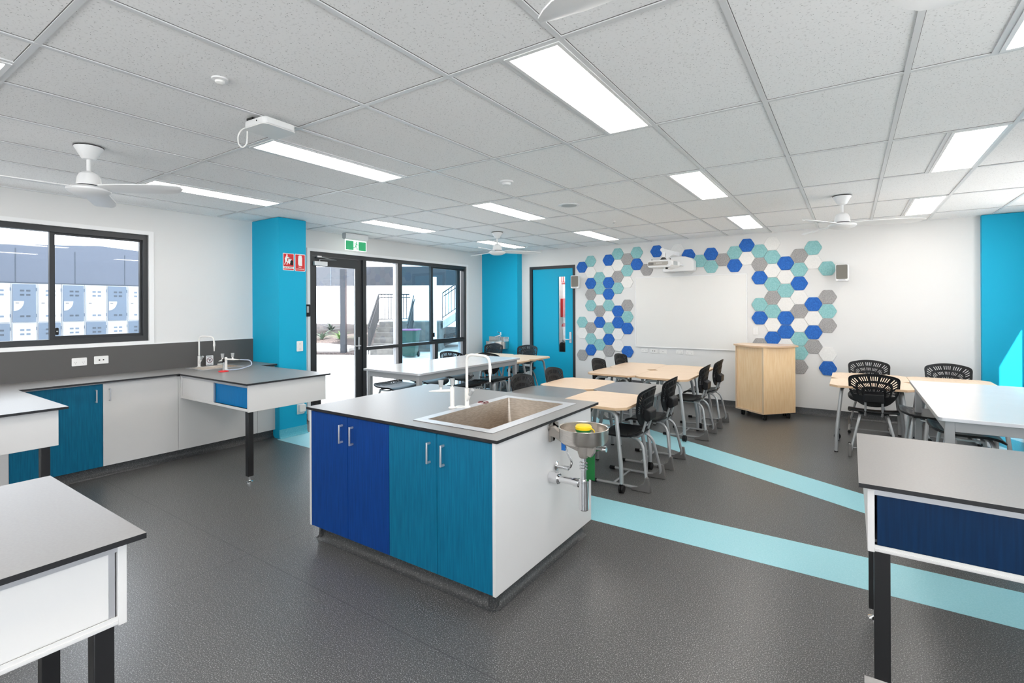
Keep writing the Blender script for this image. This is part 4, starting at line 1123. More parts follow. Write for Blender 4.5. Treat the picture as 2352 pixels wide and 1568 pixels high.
# warning signs at the sinks
def drink_sign(label, M, w, h):
    t = thing('warning_sign', label, 'sign'); t.matrix_world = M
    mb = MB(); mb.prism(rounded(-w / 2, w / 2, 0, h, 0.008), 0, 0.002); mb.build('plate', TRIMW, t)
    cy_ = h * 0.52; R_ = w * 0.36
    dk = MATS.get('maroon_ink') or mat('maroon_ink', (0.16, 0.015, 0.02), 0.5)
    mb = MB(); mb.tube([(R_ * math.cos(a * PI / 16), cy_ + R_ * math.sin(a * PI / 16), 0.002) for a in range(32)], 0.003, 6, closed=True)
    mb.tube([(-R_ * 0.7, cy_ + R_ * 0.7, 0.002), (R_ * 0.7, cy_ - R_ * 0.7, 0.002)], 0.0028, 6); mb.build('prohibition_ring', dk, t)
    mb = MB(); mb.tube([(R_ * 0.35, cy_ + R_ * 0.45, 0.0022), (0, cy_ - R_ * 0.05, 0.0022), (-R_ * 0.25, cy_ - R_ * 0.5, 0.0022)], 0.0035, 6); mb.cyl(0.006, 0.001, 0.003, (R_ * 0.2, cy_ + R_ * 0.3, 0)); mb.build('pictogram', BLACK, t)
    I = ((1, 0, 0), (0, 1, 0))
    text('lettering', 'DO NOT DRINK', 0.012, BLACK, (0, h * 0.10, 0.0022), I, t, w * 0.8)
    text('lettering', 'NOT FOR DRINKING', 0.009, GREYP, (0, h * 0.90, 0.0022), I, t, w * 0.72)
    return t
drink_sign('small no-drinking sign with a dark ring standing behind the wall sink', frame_matrix((-6.195, 2.90, 0.9045), *FACE_X), 0.082, 0.115)
drink_sign('tiny no-drinking label lying on the rim of the island sink', frame_matrix((-2.145 + 0.055, 2.80, TZ1 + 0.0045), (0, 1, 0), (-1, 0, 0)), 0.10, 0.045)

# bunsen burner and its hose
t = thing('bunsen_burner', 'bunsen burner with a red round base on the far peninsula', 'bunsen burner', (-5.47, 2.70, TZ1))
mb = MB(); mb.lathe([(0.048, 0), (0.05, 0.004), (0.046, 0.010), (0.02, 0.016), (0, 0.016)], 26); mb.build('base', RED, t)
mb = MB(); mb.cyl(0.0075, 0.012, 0.115, seg=14); mb.build('burner_tube', CHROME, t)
mb = MB(); mb.cyl(0.011, 0.10, 0.135, seg=14); mb.build('collar', BLACK, t)
o = MB().tube(fillet([(-5.495, 2.89, 1.010), (-5.40, 2.95, 1.005), (-5.36, 2.95, 0.955), (-5.42, 2.85, 0.915), (-5.52, 2.74, 0.908), (-5.476, 2.702, 0.92)], 0.06, 6), 0.006, 8).build('gas_hose', HOSE)
tag(o, 'translucent hose looping from the far gas tap to the bunsen burner', 'hose')

# ---------------------------------------------------------------- emergency eye wash on the island end panel
ex, ey = -1.4838, 2.655
t = thing('eye_wash', 'stainless eye wash bowl with yellow cap and chrome waste on the island end panel', 'eye wash', (ex, ey, 0))
bx_, by_, bz_ = 0.220, -0.03, 0.785
mb = MB()
mb.lathe([(0.0, 0.008), (0.09, 0.010), (0.127, 0.022), (0.135, 0.034), (0.136, 0.092), (0.140, 0.096), (0.143, 0.094), (0.141, 0.088), (0.139, 0.030), (0.131, 0.014), (0.09, 0.0), (0.0, 0.0)], 44, (bx_, by_, bz_)); mb.build('bowl', STEEL, t)
mb = MB()
mb.prism([(0.0, 0.86), (0.014, 0.86), (0.03, 0.862), (0.075, 0.832), (0.13, 0.795), (0.21, 0.772), (0.29, 0.772), (0.29, 0.745), (0.27, 0.715), (0.20, 0.735), (0.10, 0.765), (0.045, 0.795), (0.014, 0.80), (0.014, 0.765), (0.0, 0.765)], by_ - 0.016, by_ + 0.016, 'xz')
mb.prism([(-0.05, 0.845), (0.05, 0.845), (0.05, 0.865), (0.018, 0.875), (0.018, 0.78), (0.008, 0.762), (-0.008, 0.762), (-0.018, 0.78), (-0.018, 0.875), (-0.05, 0.865)], 0.001, 0.012, 'yz')
mb.build('bracket', mat('cast_grey_metal', (0.33, 0.30, 0.27), 0.45, 0.4), t, 0.004)
mb = MB(); mb.lathe([(0.034, -0.01), (0.034, -0.05), (0.026, -0.075), (0.022, -0.08)], 20, (bx_, by_, bz_)); mb.build('outlet_boss', MATS['cast_grey_metal'], t)
mb = MB(); mb.cyl(0.016, -0.21, -0.075, (bx_, by_, bz_), 'z', 18)
for z_ in (-0.10, -0.118, -0.135): mb.lathe([(0.016, z_), (0.024, z_ - 0.003), (0.024, z_ - 0.011), (0.016, z_ - 0.014)], 18, (bx_, by_, bz_))
mb.build('tailpiece', CHROME, t)
mb = MB(); mb.lathe([(0.018, -0.205), (0.031, -0.207), (0.031, -0.217), (0.0295, -0.219), (0.0295, -0.372), (0.026, -0.378), (0.0, -0.379)], 26, (bx_, by_, bz_)); mb.build('bottle_trap', CHROME, t)
mb = MB(); zt = 0.555
mb.tube([(0.002, by_, zt), (bx_ - 0.025, by_, zt)], 0.020, 16); mb.lathe([(0.031, 0.0), (0.033, 0.004), (0.033, 0.058), (0.030, 0.062)], 22, (0.001, by_, zt), 'x'); mb.lathe([(0.026, 0), (0.026, 0.03)], 20, (bx_ - 0.06, by_, zt), 'x'); mb.build('waste_pipe', CHROME, t)
mb = MB(); zs = 0.60
mb.lathe([(0.028, 0.0), (0.028, 0.004), (0.012, 0.012), (0.010, 0.05), (0.014, 0.055), (0.014, 0.085), (0.006, 0.09)], 18, (0.001, by_ + 0.075, zs), 'x')
mb.tube(fillet([(0.075, by_ + 0.075, zs), (0.10, by_ + 0.073, zs + 0.01), (0.115, by_ + 0.06, zs + 0.05), (0.085, by_ + 0.05, 0.70), (0.075, by_ + 0.04, 0.765)], 0.04), 0.007, 10); mb.build('supply_pipe', CHROME, t)
mb = MB(); mb.box(0.060, 0.086, by_ + 0.03, by_ + 0.036, 0.715, 0.765); mb.build('tag', LBLUE, t, smooth=0)
mb = MB(); mb.cyl(0.009, 0.0, 0.05, (bx_, by_, bz_ + 0.008), 'z', 14); mb.build('riser', CHROME, t)
mb = MB(); mb.lathe([(0.012, 0.04), (0.016, 0.052), (0.040, 0.066), (0.046, 0.078), (0.046, 0.088), (0.0, 0.089)], 28, (bx_, by_, bz_)); sh = mb.build('spray_head', GREEN, t)
mb = MB(); mb.lathe([(0.046, 0.084), (0.047, 0.098), (0.042, 0.106), (0.02, 0.109), (0, 0.110)], 28, (bx_, by_, bz_)); cp = mb.build('dust_cap', YELLOW, t)
mb = MB(); mb.tube(fillet([(bx_ + 0.044, by_, bz_ + 0.095), (bx_ + 0.066, by_ + 0.01, bz_ + 0.08), (bx_ + 0.05, by_ + 0.012, bz_ + 0.035), (bx_ + 0.008, by_ + 0.008, bz_ + 0.040)], 0.03), 0.0035, 8); mb.build('cap_strap', YELLOW, cp)
mb = MB(); mb.tube([(bx_ + 0.03, by_ + 0.01, bz_ - 0.02), (bx_ + 0.10, by_ + 0.06, bz_ - 0.03)], 0.010, 10); mb.lathe([(0.016, -0.014), (0.016, 0.014)], 14, (bx_ + 0.10, by_ + 0.06, bz_ - 0.03), 'x'); vl = mb.build('ball_valve', CHROME, t)
mb = MB(); mb.tube([(bx_ + 0.10, by_ + 0.06, bz_ - 0.03), (bx_ + 0.02, by_ + 0.085, bz_ - 0.06)], 0.005, 8); mb.box(bx_ - 0.03, bx_ + 0.03, by_ + 0.083, by_ + 0.087, bz_ - 0.23, bz_ - 0.045); mb.build('push_paddle', GREEN, vl)
# ================================================================== chairs, stools and tables
def catmull(pts, n=6):
    out = []
    m_ = len(pts)
    for i in range(m_):
        p0, p1, p2, p3 = [Vector((*pts[(i + k - 1) % m_], 0)) for k in range(4)]
        for k in range(n):
            t = k / n
            v = 0.5 * ((2 * p1) + (-p0 + p2) * t + (2 * p0 - 5 * p1 + 4 * p2 - p3) * t * t + (-p0 + 3 * p1 - 3 * p2 + p3) * t ** 3)
            out.append((v.x, v.y))
    return out

def ray_radius(poly, c, ang):
    d = (math.cos(ang), math.sin(ang)); best = 0.05
    for i in range(len(poly)):
        (x1, y1), (x2, y2) = poly[i], poly[(i + 1) % len(poly)]
        x1 -= c[0]; x2 -= c[0]; y1 -= c[1]; y2 -= c[1]
        den = d[0] * (y2 - y1) - d[1] * (x2 - x1)
        if abs(den) < 1e-9: continue
        t = (x1 * (y2 - y1) - y1 * (x2 - x1)) / den
        s = (x1 * d[1] - y1 * d[0]) / den
        if t > 0 and -1e-6 <= s <= 1 + 1e-6: best = max(best, t)
    return best

def fan_shell(outline, focus, ts, nang, slot):
    """polar grid clipped to an outline, with slots left open; returns flat points and faces"""
    vs = [(focus[0], focus[1])]; idx = {}
    for j in range(nang):
        a = 2 * PI * j / nang
        R_ = ray_radius(outline, focus, a)
        for i, t in enumerate(ts):
            idx[(i, j)] = len(vs); vs.append((focus[0] + R_ * t * math.cos(a), focus[1] + R_ * t * math.sin(a)))
    fs = []
    for j in range(nang):
        j2 = (j + 1) % nang
        fs.append((0, idx[(0, j)], idx[(0, j2)]))
        for i in range(len(ts) - 1):
            if slot(i, j): continue
            fs.append((idx[(i, j)], idx[(i + 1, j)], idx[(i + 1, j2)], idx[(i, j2)]))
    return vs, fs

NA = 360
BACK_OUT = catmull([(-0.208, 0.135), (-0.11, 0.168), (0.0, 0.178), (0.11, 0.168), (0.208, 0.135), (0.216, 0.06), (0.206, -0.02), (0.165, -0.10), (0.10, -0.155), (0.0, -0.172), (-0.10, -0.155), (-0.165, -0.10), (-0.206, -0.02), (-0.216, 0.06)], 5)
TS = [0.15, 0.27, 0.38, 0.48, 0.62, 0.715, 0.885, 0.94, 1.0]
def back_slot(i, j):
    a = 360 * (j + 0.5) / NA
    if i not in (1, 3, 5): return False
    if not (9 <= a <= 171 or (i == 3 and 238 < a < 302)): return False
    return (j - 90 + 9) % 24 in ((0, 1, 5, 6, 10, 11, 15, 16) if i != 1 else (3, 4, 12, 13))
SEAT_OUT = catmull([(-0.215, -0.10), (-0.185, -0.19), (-0.09, -0.205), (0.09, -0.205), (0.185, -0.19), (0.215, -0.10), (0.218, 0.06), (0.20, 0.17), (0.11, 0.205), (0.0, 0.21), (-0.11, 0.205), (-0.20, 0.17), (-0.218, 0.06)], 5)
def seat_slot(i, j):
    a = 360 * (j + 0.5) / NA
    if i not in (3, 5): return False
    if not (200 < a < 340): return False
    return (j % 24) in (0, 1, 5, 6, 10, 11, 15, 16)
def seat_mesh(z):
    vs, fs = fan_shell(SEAT_OUT, (0, -0.03), TS, NA, seat_slot)
    p3 = []
    for x, y in vs:
        r = math.hypot(x / 0.218, (y + 0.0) / 0.21)
        dz = 0.014 * r * r - 0.012
        if y > 0.08: dz -= 3.2 * (y - 0.08) ** 2
        if y < -0.10: dz += 2.0 * (y + 0.10) ** 2
        p3.append((x, y, z + dz))
    mb = MB(); mb.sheet(p3, fs, (0, 0, -0.007))
    rim = [(q[0], q[1]) for q in SEAT_OUT]
    pts = []
    for x, y in rim[::2]:
        r = math.hypot(x / 0.218, y / 0.21); dz = 0.014 * r * r - 0.012
        if y > 0.08: dz -= 3.2 * (y - 0.08) ** 2
        if y < -0.10: dz += 2.0 * (y + 0.10) ** 2
        pts.append((x * 0.985, y * 0.985, z + dz - 0.009))
    mb.tube(pts, 0.0085, 6, closed=True)
    mb.box(-0.13, 0.13, -0.12, 0.10, z - 0.030, z - 0.013)
    return mb

def make_chair(label, group):
    t = thing('student_chair', label, 'chair', (0, 0, 0), 0, group)
    seat_mesh(0.452).build('seat', BLACK, t, smooth=50)
    zc = 0.690
    vs, fs = fan_shell(BACK_OUT, (0, -0.075), TS, NA, back_slot)
    p3 = []
    for x, z in vs:
        y = -0.232 + 0.95 * x * x - 0.19 * z - (0.9 * (z - 0.10) ** 2 if z > 0.10 else 0)
        p3.append((x, y, zc + z))
    mb = MB(); mb.sheet([(p[0], p[1], p[2]) for p in p3], fs, (0, -0.007, 0.001))
    for tt in (0.43, 0.667, 0.915):                    # moulded ribs behind
        pts = []
        for j in range(12, 168, 3):
            a = 2 * PI * j / NA; R_ = ray_radius(BACK_OUT, (0, -0.075), a) * tt
            x, z = R_ * math.cos(a), -0.075 + R_ * math.sin(a)
            pts.append((x, -0.240 + 0.95 * x * x - 0.19 * z - (0.9 * (z - 0.10) ** 2 if z > 0.10 else 0), zc + z))
        mb.tube(pts, 0.0035, 5)
    mb.build('backrest', BLACK, t, smooth=50)
    mb = MB(); mb.prism([(-0.270, 0.575), (-0.232, 0.565), (-0.205, 0.60), (-0.208, 0.665), (-0.232, 0.68), (-0.275, 0.655)], -0.085, 0.085, 'yz'); mb.build('back_bracket', BLACK, t, 0.008)
    for s in (-1, 1):
        mb = MB(); mb.tube(fillet([(s * 0.072, -0.02, 0.418), (s * 0.072, -0.185, 0.418), (s * 0.070, -0.240, 0.60), (s * 0.070, -0.244, 0.63)], [0.06, 0.03], 6), 0.0105, 10); mb.build('back_upright', SILVER, t)
        mb = MB()
        path = fillet([(s * 0.110, 0.15, 0.424), (s * 0.118, -0.215, 0.424), (s * 0.205, -0.285, 0.026), (s * 0.210, 0.20, 0.022)], [0.11, 0.075], 8)
        mb.tube(path, 0.0125, 12); mb.build('side_frame', SILVER, t)
        mb = MB()
        mb.M = Matrix.Translation((s * 0.206, 0, 0))
        mb.prism([(-0.315, 0.0), (-0.15, 0.0), (-0.15, 0.026), (-0.20, 0.036), (-0.255, 0.070), (-0.272, 0.125), (-0.298, 0.125)], -0.017, 0.017, 'yz'); mb.build('rear_foot', GREYP, t, 0.006)
        mb = MB(); mb.cyl(0.0165, 0.17, 0.222, (s * 0.2095, 0, 0.0205), 'y', 14); mb.build('front_cap', BLACK, t, 0.003)
    mb = MB(); mb.tube([(-0.208, 0.02, 0.024), (0.208, 0.02, 0.024)], 0.0085, 10); mb.build('cross_bar', SILVER, t)
    return t
GC = 'black slotted student chairs with silver cantilever frames'
ch = make_chair('black chair at the nearest right corner of the two-tone desk group, beside the eye wash', GC)
R90 = PI / 2
ch.location = (-1.705, 4.375, 0); ch.rotation_euler = (0, 0, R90)
def chair(x, y, rz, label): return dup(ch, (x, y, 0), rz, label)
chair(-1.71, 5.08, R90, 'second black chair along the right side of the two-tone desk group')
chair(-1.675, 6.37, R90, 'nearer black chair on the right side of the all-maple desk group')
chair(-1.67, 7.10, R90, 'farther black chair on the right side of the all-maple desk group, left of the lectern')
chair(-2.615, 4.43, -R90, 'black chair at the left of the two-tone desk group, just right of the island tap')
chair(-2.62, 5.13, -R90 + 0.05, 'black chair at the left of the two-tone desk group, in front of the teal door')
chair(-2.615, 6.36, -R90, 'nearer black chair on the left side of the all-maple desk group')
chair(-2.62, 7.16, -R90 - 0.04, 'farther black chair on the left side of the all-maple desk group')
chair(0.195, 6.63, 0.0, 'black chair seen from behind, in front of the right-hand maple desks')
chair(0.19, 7.70, PI, 'black chair behind the right-hand maple desks, nearer the lectern')
chair(0.955, 7.70, PI, 'black chair behind the right-hand maple desks, nearer the teal wall')
chair(-5.70, 7.68, PI, 'black chair behind the far left maple desks, below the hand basin')
chair(-4.93, 7.68, PI, 'black chair behind the far left maple desks, in front of the teal door frame')
chair(-4.66, 6.525, 0.0, 'black chair before the far left maple desks, its top over the white table')
chair(-5.36, 6.42, 0.15, 'black chair by the glazing, its top showing past the far edge of the white table')

# stools
def make_stool(label, group):
    t = thing('lab_stool', label, 'stool', (0, 0, 0), 0, group)
    seat_mesh(0.640).build('seat', BLACK, t, smooth=50)
    for sx_ in (-1, 1):
        for sy_ in (-1, 1):
            mb = MB(); mb.tube(fillet([(sx_ * 0.03, sy_ * 0.09, 0.603), (sx_ * 0.15, sy_ * 0.125, 0.603), (sx_ * 0.205, sy_ * 0.185, 0.02)], 0.09, 8), 0.0125, 12); lg = mb.build('leg', SILVER, t)
            mb = MB(); mb.cyl(0.017, 0.0, 0.035, (sx_ * 0.206, sy_ * 0.187, 0), 'z', 14); mb.build('foot_cap', BLACK, lg)
    mb = MB(); mb.tube([(x, y, 0.20) for x, y in rounded(-0.188, 0.188, -0.168, 0.168, 0.03, 4)], 0.009, 8, closed=True); mb.build('foot_rail', SILVER, t)
    for s in (-1, 1):
        mb = MB(); mb.tube(fillet([(s * 0.13, 0.07, 0.606), (s * 0.215, 0.075, 0.606), (s * 0.215, -0.075, 0.606), (s * 0.13, -0.07, 0.606)], 0.06, 6), 0.008, 8); mb.build('side_loop', SILVER, t)
    return t
GS = 'black-seated lab stools under the white tables'
st = make_stool('nearest black stool under the left white table', GS)
st.location = (-4.50, 4.24, 0); st.rotation_euler = (0, 0, -R90)
def stool(x, y, rz, label): return dup(st, (x, y, 0), rz, label)
stool(-4.53, 4.83, -R90, 'second black stool along the far side of the left white table')
stool(-4.55, 5.36, -R90, 'third black stool along the far side of the left white table')
stool(-3.86, 4.78, R90, 'black stool tucked under the near side of the left white table, behind the island')
stool(-3.88, 5.33, R90, 'black stool under the near side of the left white table, right of the island tap')
stool(0.56, 5.62, -R90, 'black stool partly under the left edge of the right white table')
stool(0.70, 5.02, -R90, 'black stool fully under the right white table, behind its front leg')

# high white tables
def white_table(label, x0, x1, y0, y1):
    cx_, cy_ = (x0 + x1) / 2, (y0 + y1) / 2; a, b_ = (x1 - x0) / 2, (y1 - y0) / 2
    t = thing('high_table', label, 'table', (cx_, cy_, 0), 0, 'high white tables')
    mb = MB(); mb.prism(rounded(-a, a, -b_, b_, 0.03), 0.878, 0.900, top=0, side=1); mb.build('tabletop', [WTOP, ALU], t, 0.002)
    mb = MB()
    i = 0.035
    mb.box(-a + i + 0.045, a - i - 0.045, -b_ + i, -b_ + i + 0.025, 0.815, 0.8775); mb.box(-a + i + 0.045, a - i - 0.045, b_ - i - 0.025, b_ - i, 0.815, 0.8775)
    mb.box(-a + i, -a + i + 0.025, -b_ + i + 0.045, b_ - i - 0.045, 0.815, 0.8775); mb.box(a - i - 0.025, a - i, -b_ + i + 0.045, b_ - i - 0.045, 0.815, 0.8775)
    mb.build('apron', FRAMEG, t, 0.002)
    for sx_ in (-1, 1):
        for sy_ in (-1, 1):
            x = sx_ * (a - i - 0.0225); y = sy_ * (b_ - i - 0.0225)
            mb = MB(); mb.box(x - 0.0225, x + 0.0225, y - 0.0225, y + 0.0225, 0.012, 0.8775); lg = mb.build('leg', FRAMEG, t, 0.003)
            mb = MB(); mb.cyl(0.02, 0.0, 0.014, (x, y, 0), 'z', 14); mb.build('foot', BLACK, lg)
    return t
white_table('high white table in front of the glazed entry at the left', -4.455, -3.590, 3.690, 5.580)
white_table('high white table with stools at the right edge', 0.430, 1.330, 3.935, 5.740)

# student desks with clipped corners
def make_desk(topm, label, group):
    t = thing('student_desk', label, 'desk', (0, 0, 0), 0, group)
    a, b_, c = 0.318, 0.366, 0.075
    poly = [(-a + c, -b_), (a - c, -b_), (a, -b_ + c), (a, b_ - c), (a - c, b_), (-a + c, b_), (-a, b_ - c), (-a, -b_ + c)]
    mb = MB(); mb.prism(poly, 0.696, 0.720, top=0, side=1); mb.build('desktop', [topm, MAPLEE if topm is MAPLE else FRAMEG], t, 0.002)
    mb = MB()
    mb.box(-0.20, 0.20, -0.262, -0.232, 0.672, 0.695); mb.box(-0.20, 0.20, 0.232, 0.262, 0.672, 0.695); mb.box(-0.02, 0.02, -0.232, 0.232, 0.675, 0.695)
    mb.build('under_frame', BLACKM, t, 0.002)
    for sx_ in (-1, 1):
        for sy_ in (-1, 1):
            wheel = sx_ > 0
            zb = 0.075 if (wheel and sy_ < 0) else 0.004
            mb = MB()
            mb.tube(fillet([(sx_ * 0.06, sy_ * 0.255, 0.672), (sx_ * 0.205, sy_ * 0.258, 0.668), (sx_ * 0.272, sy_ * 0.305, 0.20), (sx_ * 0.275, sy_ * 0.308, zb)], [0.12, 0.10], 8), 0.0175, 14)
            lg = mb.build('leg', SILVER, t)
            if zb > 0.01:
                x, y = sx_ * 0.275, sy_ * 0.308
                mb = MB(); mb.cyl(0.034, -0.021, -0.003, (x, y, 0.034), 'x'); mb.cyl(0.034, 0.003, 0.021, (x, y, 0.034), 'x'); mb.cyl(0.012, 0.03, 0.078, (x, y, 0)); mb.build('caster', BLACK, lg, 0.004)
            else:
                mb = MB(); mb.cyl(0.0185, 0.0, 0.012, (sx_ * 0.275, sy_ * 0.308, 0), 'z', 14); mb.build('foot_cap', BLACK, lg)
    return t
GD = 'maple student desks with clipped corners'; GG = 'grey student desks with clipped corners'
dm = make_desk(MAPLE, 'maple desk at the near right of the two-tone group, beside the eye wash', GD)
dm.location = (-1.872, 4.352, 0)
dg_ = make_desk(GREYT, 'grey desk at the near left of the two-tone group, behind the island sink', GG)
dg_.location = (-2.51, 4.352, 0)
dup(dg_, (-1.872, 5.088, 0), 0, 'grey desk at the far right of the two-tone group')
def desk(x, y, rz, label): return dup(dm, (x, y, 0), rz, label)
desk(-2.51, 5.088, 0, 'maple desk at the far left of the two-tone group')
desk(-1.872, 6.30, 0, 'near right desk of the four all-maple desks before the whiteboard')
desk(-2.51, 6.30, 0, 'near left desk of the four all-maple desks before the whiteboard')
desk(-1.872, 7.036, 0, 'far right desk of the four all-maple desks before the whiteboard')
desk(-2.51, 7.036, 0, 'far left desk of the four all-maple desks before the whiteboard')
desk(0.175, 6.735, R90, 'near left desk of the right-hand maple group, behind the single chair')
desk(0.910, 6.735, R90, 'near right desk of the right-hand maple group, behind the white table')
desk(0.175, 7.373, -R90, 'far left desk of the right-hand maple group, nearest the hexagon panels')
desk(0.910, 7.373, -R90, 'far right desk of the right-hand maple group, nearest the teal wall')
desk(-4.605, 6.63, -R90, 'near right desk of the far left maple group, beyond the white table')
desk(-5.340, 6.63, -R90, 'near left desk of the far left maple group, beside the glazing')
desk(-4.605, 7.268, -R90, 'far right desk of the far left maple group, before the teal door')
desk(-5.340, 7.268, -R90, 'far left desk of the far left maple group, below the hand basin')

# lectern
t = thing('lectern', 'maple lectern on casters with a bowed top before the hexagon wall', 'lectern', (-1.0, 7.95, 0))
A_, M_, B_ = (-0.383, 0.008), (0.021, -0.306), (0.366, 0.084)
mb = MB(); mb.prism([A_, M_, B_, (0.30, 0.28), (-0.30, 0.25)], 0.085, 0.995); mb.build('body', LECT, t, 0.002, smooth=0)
dA = Vector((M_[0] - A_[0], M_[1] - A_[1], 0)).normalized(); nA = Vector((dA.y, -dA.x, 0))
mb = MB()
for (s, w, z0, z1) in ((0.0, 0.022, 0.085, 0.995), (0.49, 0.022, 0.085, 0.995)):
    p = Vector((*A_, 0)) + dA * s
    q = p + dA * w
    mb.prism([(p.x, p.y), (q.x, q.y), ((q + nA * 0.012).x, (q + nA * 0.012).y), ((p + nA * 0.012).x, (p + nA * 0.012).y)], z0, z1)
p = Vector((*A_, 0)) + dA * 0.022; q = Vector((*A_, 0)) + dA * 0.49
mb.prism([(p.x, p.y), (q.x, q.y), ((q + nA * 0.012).x, (q + nA * 0.012).y), ((p + nA * 0.012).x, (p + nA * 0.012).y)], 0.085, 0.107)
mb.build('side_trim', noise_mat('maple_pale_edge', (0.70, 0.50, 0.31), (0.76, 0.56, 0.37), 5, 0.4, (9, 9, 1.1)), t, 0.001, smooth=0)
arc = []
for k in range(17):
    u_ = k / 16
    P0, P1, P2 = Vector((-0.415, 0.0)), Vector((0.02, -0.66)), Vector((0.405, 0.075))
    v_ = P0 * (1 - u_) ** 2 + P1 * 2 * u_ * (1 - u_) + P2 * u_ * u_
    arc.append((v_.x, v_.y))
mb = MB(); mb.prism(arc + [(0.33, 0.31), (-0.33, 0.28)], 0.996, 1.020, top=0, side=1); mb.build('top', [MAPLE, MAPLEE], t, 0.002)
for (x, y) in ((-0.29, 0.0), (0.02, -0.24), (0.28, 0.06), (0.22, 0.22), (-0.24, 0.20)):
    mb = MB(); mb.cyl(0.034, -0.022, -0.003, (x, y, 0.034), 'x'); mb.cyl(0.034, 0.003, 0.022, (x, y, 0.034), 'x'); mb.cyl(0.014, 0.03, 0.0845, (x, y, 0), 'z'); mb.build('caster', BLACK, t, 0.004)
# ================================================================== outside the glass
mb = MB(); mb.box(-30, XL - 0.16, -8, 40, -0.22, -0.02)
struct(mb.build('floor_patio', CONC, smooth=0))
mb = MB(); mb.box(XL - 0.16, 30, -14, YF - 0.16, -0.22, -0.02); mb.box(XR + 0.16, 30, YF - 0.16, 12, -0.22, -0.02)  # unseen pale ground added to bounce sunlight up through the windows
struct(mb.build('bounce_yard', CONC, smooth=0))
mb = MB(); mb.box(XL - 0.16, XR + 0.16, YF - 0.16, 9.9, H + 0.1, 26)  # unseen block over the room, made tall to keep sun off the patio
struct(mb.build('sun_block_upper', WHITE, smooth=0))

mb = MB(); mb.box(XL - 0.16, XL + 2.0, -17, YF - 1.2, 0, 26)  # tall wall added out of view to block sun from the lockers
struct(mb.build('sun_block_wing', WHITE, smooth=0))
# locker bank across the walkway; unseen roof slab added to shade it
mb = MB(); mb.box(-11.2, XL - 0.16, -6, 1.0, 2.80, 2.95)
struct(mb.build('shade_roof_walkway', TRIMW, smooth=0))
LX = -10.4
mb = MB(); mb.prism([(-1.5, 0), (-1.5, 2.46), (0.6, 2.46), (1.6, 2.52), (3.14, 2.63), (4.2, 2.56), (5.2, 2.49), (5.2, 0)], LX - 0.75, LX - 0.46, 'yz')
struct(mb.build('wall_walkway', CLAD, smooth=0))
mb = MB()
mb.prism([(-1.5, 1.97), (-1.5, 2.46), (0.6, 2.46), (1.6, 2.52), (3.14, 2.63), (4.2, 2.56), (5.2, 2.49), (5.2, 1.97)], LX - 0.46, LX - 0.02, 'yz')
cl_ = struct(mb.build('wall_cladding', CLAD, smooth=0))
mb = MB()
for y in (0.68, 1.385, 2.09, 2.80, 3.48, 4.18): mb.box(LX - 0.021, LX - 0.017, y - 0.006, y + 0.006, 1.985, 2.5)
mb.box(LX - 0.03, LX - 0.012, -1.5, 5.2, 1.968, 1.985)
mb.build('panel_joint', LOCKS, cl_, smooth=0)
def locker_column(k, label):
    y0 = 2.038 + 0.2945 * k
    t = thing('locker', label, 'locker', (LX, y0, 0), 0, 'school lockers across the walkway')
    mb = MB(); mb.box(-0.44, -0.008, 0.002, 0.2925, 0.0, 1.965); mb.build('body', LOCKW, t, smooth=0)
    for r in range(3):
        z0 = 0.165 + r * 0.60
        dark = (k + r) % 2 == 0
        mt = LOCKD if dark else LOCKW
        mb = MB(); mb.box(-0.008, 0.008, 0.014, 0.279, z0 + 0.01, z0 + 0.59); d = mb.build('door', mt, t, 0.003)
        vn = MB()
        for (vy, vz) in ((0.12, 0.49), (0.19, 0.49), (0.12, 0.425), (0.19, 0.425), (0.12, 0.10), (0.19, 0.10)):
            vn.box(0.008, 0.0095, vy - 0.024, vy + 0.024, z0 + vz - 0.014, z0 + vz + 0.014)
        vn.build('vent', LOCKS if dark else LOCKD, d, smooth=0)
        mb = MB()
        q = [(0.026, z0 + 0.33)] + [(0.026 + 0.115 * math.cos(a), z0 + 0.33 + 0.15 * math.sin(a)) for a in [-PI / 2 * i / 8 for i in range(9)][::-1]]
        mb.prism(q, 0.008, 0.013, 'yz'); mb.build('latch_plate', LOCKW, d, smooth=0)
        mb = MB(); mb.box(0.013, 0.015, 0.045, 0.085, z0 + 0.295, z0 + 0.305); mb.build('latch', LOCKS, d, smooth=0)
    mb = MB()
    for z_ in (0.25, 0.65, 0.85, 1.25, 1.45, 1.85): mb.box(0.0, 0.009, 0.280, 0.290, z_, z_ + 0.05)
    mb.build('hinge', LOCKD, t, smooth=0)
LK = {-2: 'locker column out of sight beyond the left edge of the window', -1: 'locker column cut by the left edge of the photo, with a white upper door', 0: 'first complete locker column from the left, grey-blue upper door',
      1: 'locker column with white upper door, partly behind the window mullion', 2: 'grey-blue locker column just right of the window mullion', 3: 'locker column with white upper door, third from the right seen through the window',
      4: 'grey-blue locker column, second from the right seen through the window', 5: 'rightmost locker column seen through the window, white upper door', 6: 'locker column hidden just past the right window jamb', -3: 'farthest left locker column, hidden outside the window view'}
for k in range(-3, 7): locker_column(k, LK[k])

